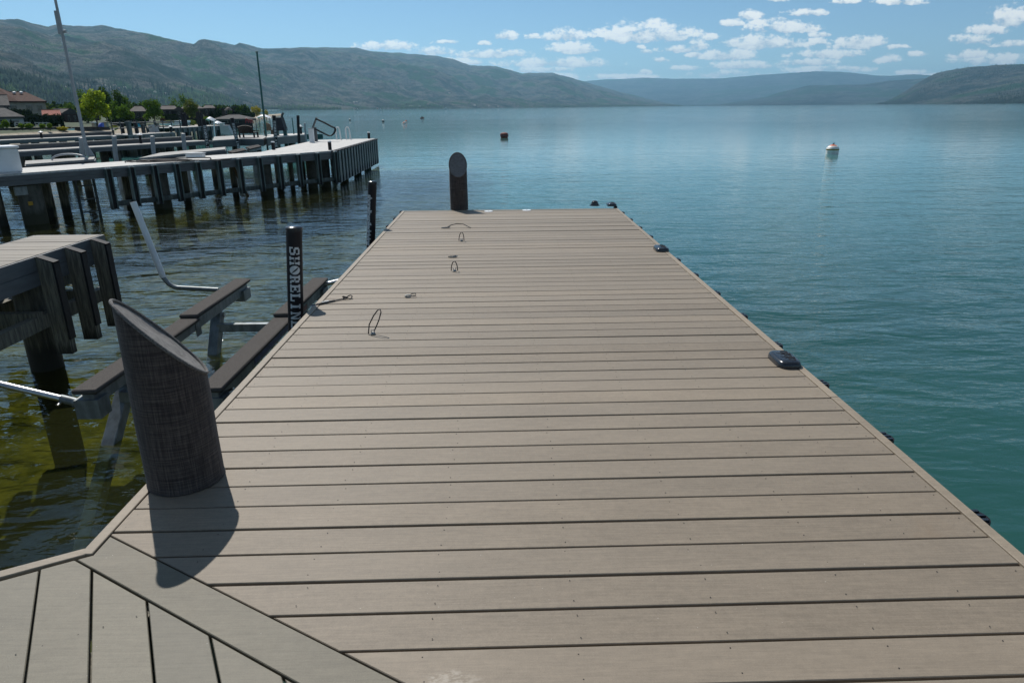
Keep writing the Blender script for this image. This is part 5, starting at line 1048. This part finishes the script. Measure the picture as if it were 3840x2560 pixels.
tree('bushy mid green tree between the first two grey roofed houses', 582, 468, 375, 80, 95, L_GREEN, 'round', 2400, 9)
tree('thin green tree left of the bushy mid green tree', 556, 455, 385, 40, 130, L_GREEN, 'tall', 700, 10)
tree('green tree standing above the second grey roof', 660, 440, 369, 50, 140, L_GREEN, 'tall', 800, 11)
tree('slim bright green tree behind the olive brown tree', 697, 440, 358, 44, 145, L_GREEN, 'tall', 800, 12)
tree('tiny dark conifer between the two green trees above the roofs', 679, 440, 382, 16, 142, L_CON, 'conifer', 400, 13)
tree('olive brown spring tree in front of the grey roofed houses', 725, 461, 374, 66, 100, L_OLIVE, 'round', 2200, 14)
tree('dark conifer in front of the long house', 818, 448, 394, 46, 120, L_CON, 'conifer', 900, 15)
tree('low dark conifer left of the long house conifer', 795, 448, 405, 22, 120, L_CON, 'conifer', 400, 16)
tree('small round tree on the mound behind the boathouse', 864, 436, 408, 24, 150, L_SHRUB, 'round', 500, 17)
tree('large yellow weeping willow at the tip of the shore', 964, 446, 400, 56, 190, L_WILLOW, 'round', 2200, 18)
tree('smaller yellow willow at the right of the large one', 999, 450, 411, 24, 195, L_WILLOW, 'round', 800, 19)
tree('pale yellow green tree at the corner of the brown roofed house', 176, 440, 388, 34, 130, L_OLIVE, 'tall', 600, 20)
tree('rounded green tree left of the tall grey pole', 266, 432, 387, 34, 150, L_GREEN, 'round', 600, 21)
for k, px in enumerate((205, 232, 248)): tree(['left', 'middle', 'right'][k]+' low yellow green tree far behind the red tiled roof', px, 428, 402, 30, 170, L_SHRUB, 'round', 350, 30+k)
def shrub(label, px, yb, wpx, hpx, dist, m, n, seed, name='shrub', grp='bright shrubs on the retaining wall'):
    c, s_ = place(px, yb, dist); root = thing(name, label, 'shrub', tuple(c), grp); w, h = wpx*s_, hpx*s_; leafcloud('foliage', [(0, 0, h*.5, w*.45, w*.45, h*.5), (w*.2, 0, h*.45, w*.3, w*.3, h*.4), (-w*.2, 0, h*.4, w*.3, w*.3, h*.4)], n, .07, m, seed, root)
    MB().tube([(0, 0, -.3), (0, 0, h*.5)], .04, 6).build('stem', M_BARK, root)
for k, (px, yb, w_, h_) in enumerate(((4, 482, 20, 14), (24, 478, 26, 27), (82, 479, 22, 15), (111, 480, 28, 15), (160, 479, 21, 13), (187, 479, 18, 15))):
    shrub(('cut off', 'tallest', 'third', 'fourth', 'fifth', 'sixth')[k]+' bright green shrub from the left on the beach wall', px, yb, w_, h_, 70, L_SHRUB, 500, 50+k)
shrub('low yellow groundcover shrub at the end of the beach wall', 237, 489, 40, 13, 72, L_WILLOW, 600, 60)
shrub('reddish brown bush in front of the first grey roofed house', 536, 462, 22, 20, 95, leafmat('red_leaf', (.10, .055, .06), .2), 400, 61, grp='bushes below the houses')
for k, (px, yb, w_, h_) in enumerate(((632, 464, 34, 12), (664, 466, 28, 14), (716, 470, 44, 20), (776, 452, 22, 14), (612, 462, 20, 18))): shrub(('leftmost wide low', 'second', 'largest pale', 'bright small', 'tall brown')[k]+' bush along the shore below the grey roofs', px, yb, w_, h_, 92, (L_OLIVE, L_OLIVE, L_OLIVE, L_SHRUB, leafmat('brown_leaf', (.08, .05, .035), .2))[k], 450, 70+k, grp='bushes below the houses')
for k, (px, yb, h_) in enumerate(((46, 477, 27), (124, 472, 26), (198, 474, 30), (214, 484, 34), (236, 478, 40))):
    tree(('leftmost', 'second', 'third', 'fourth', 'rightmost')[k]+' small dark cypress by the clipped hedge', px, yb, yb-h_, 14, 76, L_CON, 'conifer', 350, 80+k, 'small dark cypresses by the hedge')
def hedge(label, px0, px1, yb, yt, dist, dist2, seed):
    a, b = A(px0, yb, dist), A(px1, yb, dist2); h = (yb-yt)*dist/2560; root = thing('hedge', label, 'hedge', tuple((a+b)/2)); L_ = np.linalg.norm(b-a); k = max(3, int(L_/1.2))
    lo = [tuple((a+(b-a)*(i+.5)/k)-(a+b)/2+np.array([0, 0, h*.5]))+(L_/k*.62, .8, h*.56) for i in range(k)]
    leafcloud('foliage', lo, int(300*k), .11, L_HEDGE, seed, root); o = MB().beam((a-(a+b)/2)*.98+np.array([0, 0, h*.42]), (b-(a+b)/2)*.98+np.array([0, 0, h*.42]), 1.0, h*.9).build('core', mat('hedge_core', (.012, .022, .009), .95), root)
hedge('upper clipped dark hedge under the brown roofed house', 40, 112, 436, 413, 92, 95, 91); hedge('long clipped dark hedge above the beach wall', 74, 236, 466, 430, 84, 88, 92)
hedge('dark hedge mass on the mound right of the boathouse', 880, 950, 440, 422, 150, 160, 93); hedge('dark clipped hedge before the middle houses', 618, 664, 456, 431, 98, 100, 94)
hedge('long dark planting below the poplars', 436, 536, 474, 446, 86, 90, 95); hedge('low dark planting along the shore below the third and fourth roofs', 690, 812, 466, 450, 96, 104, 96)
fn = thing('fence', 'low pale rail fence above the beach wall', 'fence', tuple(A(130, 462, 79)))
at(fn, MB().beam(A(55, 459, 78), A(195, 462, 80), .10, .08), 'top_rail', M_GDECK); at(fn, MB().beam(A(55, 468, 78), A(195, 470, 80), .06, .06), 'lower_rail', M_GDECK)
for px in range(56, 196, 15): at(fn, MB().beam(A(px, 459, 78.5), A(px, 476, 78.5), .08, .08), 'fence_post', M_GDECK)
# the unbroken wood behind the houses
lo = []; gw = np.random.default_rng(77)
for px in np.arange(150, 940, 9.0):
    c, s_ = place(px, 440, 175+25*gw.random()); h = (24+16*gw.random()+10*(px < 560))*s_; lo.append((c[0], c[1], c[2]+h*.5, 8*s_, 8*s_, h*.62))
wd = leafcloud('shore_woods', lo, 14000, .42, leafmat('wood_leaf', (.060, .105, .026), .35, .5), 78); tag(wd, 'continuous band of green trees behind the shore houses', kind='stuff')
# houses
def house(label, px0, px1, ye, yb, yr, dist, wallm, roofm, kind='hip', depth=9.0, ov=5, ridge=.45, wins=(), name='house', rz=None, roofoff=0):
    pc = (px0+px1)/2; c, s_ = place(pc, yb, dist); w = (px1-px0)*s_; he = (yb-ye)*s_; hr = (yb-yr)*s_; o_ = ov*s_
    root = thing(name, label, 'house', tuple(c)); root.rotation_euler.z = -math.atan2(c[0], c[1]) if rz is None else rz
    MB().box((0, depth/2, he/2-1), (w, depth, he+2)).build('wall', wallm, root)
    x0, x1, y0, y1 = -w/2-o_, w/2+o_, -o_, depth+o_; t_ = .22
    if kind == 'hip': a_, b_ = x0+(x1-x0)*(.5-ridge/2)+roofoff*s_, x0+(x1-x0)*(.5+ridge/2)+roofoff*s_
    elif kind == 'gable': a_, b_ = x0, x1
    ym = depth/2
    if kind in ('hip', 'gable'):
        MB().add([(x0, y0, he), (x1, y0, he), (x1, y1, he), (x0, y1, he), (a_, ym, hr), (b_, ym, hr), (x0, y0, he-t_), (x1, y0, he-t_), (x1, y1, he-t_), (x0, y1, he-t_)], [(0, 1, 5, 4), (1, 2, 5), (2, 3, 4, 5), (3, 0, 4), (9, 8, 7, 6), (0, 6, 7, 1), (1, 7, 8, 2), (2, 8, 9, 3), (3, 9, 6, 0)]).build('roof', roofm, root)
        MB().tube([(a_, ym, hr), (b_, ym, hr)], .09, 6).build('ridge_cap', roofm, root)
    elif kind == 'front':
        MB().add([(x0, y0, he), (0, y0, hr), (x1, y0, he), (x0, y1, he), (0, y1, hr), (x1, y1, he), (x0, y0, he-t_), (x1, y0, he-t_)], [(0, 1, 4, 3), (1, 2, 5, 4), (0, 6, 7, 2, 1), (3, 4, 5)]).build('roof', roofm, root)
    else:
        MB().add([(x0, y0, he), (x1, y0, hr), (x1, y1, hr), (x0, y1, he), (x0, y0, he-t_), (x1, y0, hr-t_), (x1, y1, hr-t_), (x0, y1, he-t_)], [(0, 1, 2, 3), (7, 6, 5, 4), (0, 4, 5, 1), (1, 5, 6, 2), (2, 6, 7, 3), (3, 7, 4, 0)]).build('roof', roofm, root)
    for (a, b, q0, q1) in wins:
        xa, xb, za, zb = -w/2+a*w, -w/2+b*w, q0*he, q1*he
        f = MB().box(((xa+xb)/2, -.03, (za+zb)/2), (xb-xa, .08, zb-za)).build('window', M_WFR, root); q = MB().box(((xa+xb)/2, -.08, (za+zb)/2), ((xb-xa)*.86, .03, (zb-za)*.86)).build('pane', M_PANE, f)
    return root
M_WFR = mat('window_frame', (.30, .29, .27), .6); M_PANE = mat('window_glass', (.025, .035, .04), .08); R_BROWN = mat('brown_roof_tiles', (.075, .042, .034), .85, 0, .25, 2.5, (1, 1, 3), spec=.08); R_GREY = mat('grey_shingles', (.095, .085, .078), .85, 0, .22, 2.0, (1, 1, 3), spec=.08); R_DK = mat('dark_shingles', (.085, .083, .08), .85, 0, .25, 2, spec=.08)
W_CREAM = mat('cream_stucco', (.34, .30, .24), .9, 0, .1, 1); W_WHITE = mat('white_siding', (.42, .43, .44), .8, 0, .08, 1); W_DARK = mat('dark_siding', (.034, .029, .028), .85, 0, .3, 1.5); W_BROWN = mat('brown_siding', (.075, .05, .045), .85, 0, .3, 1.5); R_RED = mat('red_tiles', (.25, .10, .075), .85, 0, .3, 4, spec=.08)
hs = house('large cream house with a broad brown tiled roof at far left', -60, 166, 385, 470, 350, 112, W_CREAM, R_BROWN, 'hip', 12, 6, .52, ((.72, .81, .60, .84), (.87, .95, .60, .84), (.50, .60, .60, .84), (.55, .66, .15, .40), (.80, .92, .15, .42)))
s_ = 112/2560
MB().add([(-95*s_, -.3, 58*s_+1.2), (28*s_, -.3, 58*s_+1.2), (28*s_, 11, 58*s_+1.2), (-95*s_, 11, 58*s_+1.2), (-45*s_, 5.3, 143*s_), (-35*s_, 5.3, 143*s_), (13*s_, 5.4, 118*s_)], [(0, 1, 6, 5, 4), (1, 2, 6), (2, 3, 4, 5, 6), (3, 0, 4)]).build('upper_roof', R_BROWN, hs)
for x, z in ((-36, 136), (-4+28, 113.0), (46, 113.5)): MB().lathe([(.16, 0), (.16, .12), (.30, .16), (.28, .30), (.08, .36)], (x*s_, 4.6, z*s_), 10).build('roof_vent', M_WHITE, hs)
house('white lakefront house with a dark hipped roof, cut off at the left edge', -120, 76, 441, 486, 408, 82, W_WHITE, R_DK, 'hip', 8, 6, .45, ((.62, .70, .1, .8), (.76, .93, .12, .7), (.50, .58, .1, .8)))
house('upper dark gable of the white lakefront house', -60, 30, 398, 440, 360, 88, W_DARK, R_DK, 'gable', 7, 6, 1, ((.75, .95, .2, .8),))
house('low house with a small red tiled roof behind the hedge', 172, 228, 433, 462, 416, 100, W_CREAM, R_RED, 'gable', 6, 2, 1, ((.1, .25, .1, .7),))
house('low dark cottage with a pale shingle roof left of the pole', 216, 262, 426, 462, 411, 108, W_DARK, R_GREY, 'gable', 7, 3, 1, ((.2, .4, .2, .7),))
house('maroon gabled cottage right behind the tall pole', 252, 300, 424, 464, 409, 104, W_BROWN, R_DK, 'front', 8, 3, 1, ((.2, .35, .2, .7), (.6, .75, .2, .7)))
house('low grey roofed house hidden behind the bright maple', 300, 372, 424, 462, 411, 116, W_DARK, R_GREY, 'hip', 8, 4, .5)
house('first dark two storey house with grey hipped roof, right of the poplars', 500, 558, 420, 464, 402, 106, W_DARK, R_GREY, 'hip', 9, 6, .35, ((.35, .43, .55, .9), (.60, .70, .55, .9), (.74, .84, .1, .45), (.5, .6, .1, .4), (.1, .2, .55, .85)))
house('second dark two storey house with long grey roof, right of the bushy tree', 610, 672, 413, 462, 400, 108, W_DARK, R_GREY, 'hip', 9, 5, .6, ((.2, .3, .55, .85), (.5, .6, .55, .85), (.7, .8, .1, .4)))
house('dark gabled wing between the second and third grey roofs', 666, 690, 413, 460, 403, 104, W_DARK, R_GREY, 'front', 8, 4, 1, ((.3, .6, .15, .4), (.3, .6, .6, .8)))
house('third dark house with grey roof behind the olive brown tree', 692, 764, 410, 458, 397, 112, W_DARK, R_GREY, 'hip', 9, 5, .55, ((.75, .85, .5, .85), (.1, .2, .5, .8)))
house('fourth dark house with grey roof, left of the dark conifer', 770, 812, 408, 452, 398, 124, W_DARK, R_GREY, 'hip', 9, 4, .5, ((.2, .32, .5, .85), (.5, .62, .5, .85), (.25, .5, .1, .35)))
house('long dark modern house with an upswept flat roof', 836, 880, 409, 440, 401, 150, W_BROWN, R_DK, 'shed', 9, 9, 1, ((.3, .5, .4, .8), (.6, .8, .4, .8)))
house('open boathouse with a wide low dark hipped roof', 822, 944, 447, 466, 433, 100, W_DARK, R_DK, 'hip', 10, 14, .25, ((.1, .3, .2, .7), (.4, .6, .2, .7)), 'boathouse')
um = thing('umbrella', 'dark thatched umbrella on the mound behind the boathouse', 'umbrella', tuple(A(860, 440, 140))); MB().lathe([(15*140/2560, 1.35), (8*140/2560, 1.75), (.05, 2.0)], n=14).build('canopy', M_DWOOD, um); MB().tube([(0, 0, -.5), (0, 0, 1.9)], .06, 6).build('pole', M_DWOOD, um)
# tiny houses scattered over the hillside
g = np.random.default_rng(21); M_H = [mat('far_wall_pale', (.42, .38, .32), .9), mat('far_wall_grey', (.22, .2, .18), .9)]; M_HR = [mat('far_roof_brown', (.16, .10, .08), .9), mat('far_roof_pale', (.36, .34, .32), .9)]
HX, HY, HZ, _ = HL
def hill_at(px, py):                                     # first hit of the sight line with the hill
    d_ = ray(px, py); az = np.arctan2(HX[0], HY[0]); j = int(np.clip(np.interp(math.atan2(d_[0], d_[1]), az, np.arange(len(az))), 0, len(az)-1)); rr_ = np.hypot(HX[:, j], HY[:, j]); v = HC+d_[2]/math.hypot(d_[0], d_[1])*rr_
    k = np.nonzero(HZ[:, j] >= v)[0]; return None if len(k) == 0 else np.array([HX[k[0], j], HY[k[0], j], HZ[k[0], j]])
spots = [(185, 209), (60, 318), (35, 320), (98, 316), (372, 326), (388, 322), (402, 330), (420, 334), (436, 330), (452, 338), (470, 334), (487, 352), (510, 346), (540, 350), (585, 352), (622, 358), (318, 336), (345, 330), (655, 360), (690, 372), (780, 390), (860, 372), (905, 345), (930, 355), (1092, 398), (1150, 402), (1330, 387), (1344, 390), (1335, 419), (1420, 417), (1545, 402), (1575, 402), (1690, 352), (1610, 395), (1780, 399), (1835, 401), (1870, 402), (20, 338), (210, 345), (250, 338), (280, 330)]
for k, (px, py) in enumerate(spots):
    p = hill_at(px, py)
    if p is None: continue
    d_ = math.hypot(p[0], p[1]); sz = (7 if k else 6)*d_/2560*.85; root = thing('hillside_house', 'tiny pale house among trees on the left hillside', 'house', tuple(p), 'tiny houses on the left hillside'); root.rotation_euler.z = -math.atan2(p[0], p[1])+g.normal()*.3
    w, h = sz*(1.0+.8*g.random()), sz*.34; MB().box((0, 0, h/2), (w, sz*.8, h+2)).build('wall', M_H[k % 2], root); MB().add([(-w*.56, -sz*.46, h+1), (w*.56, -sz*.46, h+1), (w*.56, sz*.46, h+1), (-w*.56, sz*.46, h+1), (-w*.3, 0, h*1.8+1), (w*.3, 0, h*1.8+1)], [(0, 1, 5, 4), (1, 2, 5), (2, 3, 4, 5), (3, 0, 4), (3, 2, 1, 0)]).build('roof', M_HR[(k//2) % 2], root)
# ================================================================== ON THE WATER
M_BW = mat('buoy_white', (.66, .66, .62), .45, 0, .08, 3); M_BO = mat('buoy_orange', (.60, .13, .04), .5, 0, .15, 3); M_BR = mat('buoy_red', (.17, .035, .02), .6, 0, .35, 5); M_BG = mat('gold_band', (.24, .17, .03), .5)
c = G(3120, 578, WZ); by = thing('mooring_buoy', 'white mooring buoy with orange top and gold band on the open water', 'buoy', tuple(c)); q = c[1]/math.cos(.31)/2560*21
MB().lathe([(q*.96, -.3), (q*.98, .0), (q, q*.62)], n=28).build('lower_hull', M_BW, by, smooth=True); MB().lathe([(q*1.0, q*.62), (q*1.015, q*.64), (q*1.015, q*.82), (q*.99, q*.84)], n=28).build('band', M_BG, by, smooth=True)
MB().lathe([(q*.99, q*.84), (q*.93, q*1.02), (q*.78, q*1.2), (q*.62, q*1.32)], n=28).build('upper_hull', M_BW, by, smooth=True); MB().lathe([(q*.62, q*1.32), (q*.42, q*1.44), (q*.22, q*1.52)], n=24).build('orange_top', M_BO, by, smooth=True)
MB().tube([(-.02, 0, q*1.5), (.02, 0, q*1.62), (.10*q, 0, q*1.74), (.02, 0, q*1.78)], q*.09, 8).build('lifting_eye', M_BLACK, by)
c = G(1891, 517, WZ); by = thing('mooring_buoy', 'rusty red drum buoy floating beyond the dock end', 'buoy', tuple(c)); q = c[1]/math.cos(.31)/2560*13.8
MB().lathe([(q*.84, -.25), (q*.86, q*.06), (q*.97, q*.25), (q*1.02, q*.55), (q*1.0, q*.85), (q*.88, q*1.08), (q*.5, q*1.22), (q*.12, q*1.26)], n=26).build('drum', M_BR, by, smooth=True); MB().tube([(0, 0, q*1.2), (0, 0, q*1.45)], q*.06, 6).build('eye', M_BLACK, by); MB().lathe([(q*1.03, q*.40), (q*1.03, q*.72)], n=26).build('dark_band', mat('faded_band', (.11, .05, .05), .6), by, smooth=True)
for px, py, r, lb in ((1437, 457, 4.2, 'small white buoy with dark base, left of the pair'), (1312, 452, 3.2, 'tiny white buoy above the far corner of the grey dock')):
    c = G(px, py, WZ); q = c[1]/2430*r; root = thing('mooring_buoy', lb, 'buoy', tuple(c), 'small far buoys'); MB().lathe([(q*.9, -.2), (q, q*.5), (q*.95, q*.9)], n=14).build('lower_hull', M_DSTEEL, root, smooth=True); MB().lathe([(q*.95, q*.9), (q*.7, q*1.5), (q*.2, q*1.8)], n=14).build('upper_hull', M_BW, root, smooth=True)
for px, py, lb in ((1513, 465, 'nearer of the two small pale rowing floats side by side'), (1521, 459, 'farther of the two small pale rowing floats side by side')):
    c = G(px, py, WZ); q = c[1]/2430*7; root = thing('float', lb, 'float', tuple(c), 'small far buoys'); MB().lathe([(q*.7, -.2), (q, q*.10), (q*.9, q*.35), (q*.4, q*.45)], n=16).build('float_body', M_BW, root, smooth=True); MB().lathe([(q*.38, q*.45), (q*.45, q*.7), (q*.2, q*.95)], (q*.2, 0, 0), 12).build('float_top', M_BO, root, smooth=True)
# paddler in a small red boat
c = G(1583, 445, WZ); q = c[1]/2430; pb = thing('boat', 'small red rowing boat far out on the lake carrying a person', 'boat', tuple(c)); hull(pb, 13*q, 5*q, 3.2*q, mat('red_hull', (.30, .05, .03), .5))
pe = thing('person', 'person in dark clothes sitting in the small red boat', 'person', tuple(c+np.array([0, 0, 2.6*q])))
bm = bmesh.new(); sk_ = [(0, 0, 0), (0, 0, 2.2*q), (0, 0, 4.0*q), (0, 0, 5.0*q), (0, 0, 6.2*q), (-1.5*q, -.3*q, 3.6*q), (-2.6*q, -1.0*q, 2.2*q), (1.5*q, -.3*q, 3.6*q), (2.6*q, -1.0*q, 2.2*q), (-.8*q, -2.2*q, .5*q), (.8*q, -2.2*q, .5*q)]
vs = [bm.verts.new(v) for v in sk_]
for a, b in ((0, 1), (1, 2), (2, 3), (3, 4), (2, 5), (5, 6), (2, 7), (7, 8), (0, 9), (0, 10)): bm.edges.new((vs[a], vs[b]))
me = bpy.data.meshes.new('body'); bm.to_mesh(me); bm.free(); o = bpy.data.objects.new('body', me); COL.objects.link(o); o.parent = pe; me.materials.append(mat('dark_clothes', (.03, .03, .025), .8))
md = o.modifiers.new('skin', 'SKIN'); 
for v, r in zip(me.skin_vertices[0].data, (1.1, 1.3, 1.2, .5, .8, .5, .35, .5, .35, .6, .6)): v.radius = (r*q, r*q)
me.skin_vertices[0].data[0].use_root = True; o.modifiers.new('sub', 'SUBSURF').levels = 1
for px, py, wp, lb in ((1342, 424, 8, 'left'), (1427, 421, 9, 'middle'), (1672, 411, 12, 'right')):
    p = ray(px, py); dd = 950 if px < 1600 else 1500; c = CAM+p*dd; c[2] = WZ+.05; root = thing('boat', f'{lb} tiny white boat moored under the far shore', 'boat', tuple(c), 'tiny boats under the far shore'); hull(root, wp*dd/2560, wp*.3*dd/2560, 1.2*dd/950, M_HULL); MB().box((0, 0, 1.8*dd/950), (wp*.4*dd/2560, .9, 1.4*dd/950)).build('cabin', M_HULL, root)
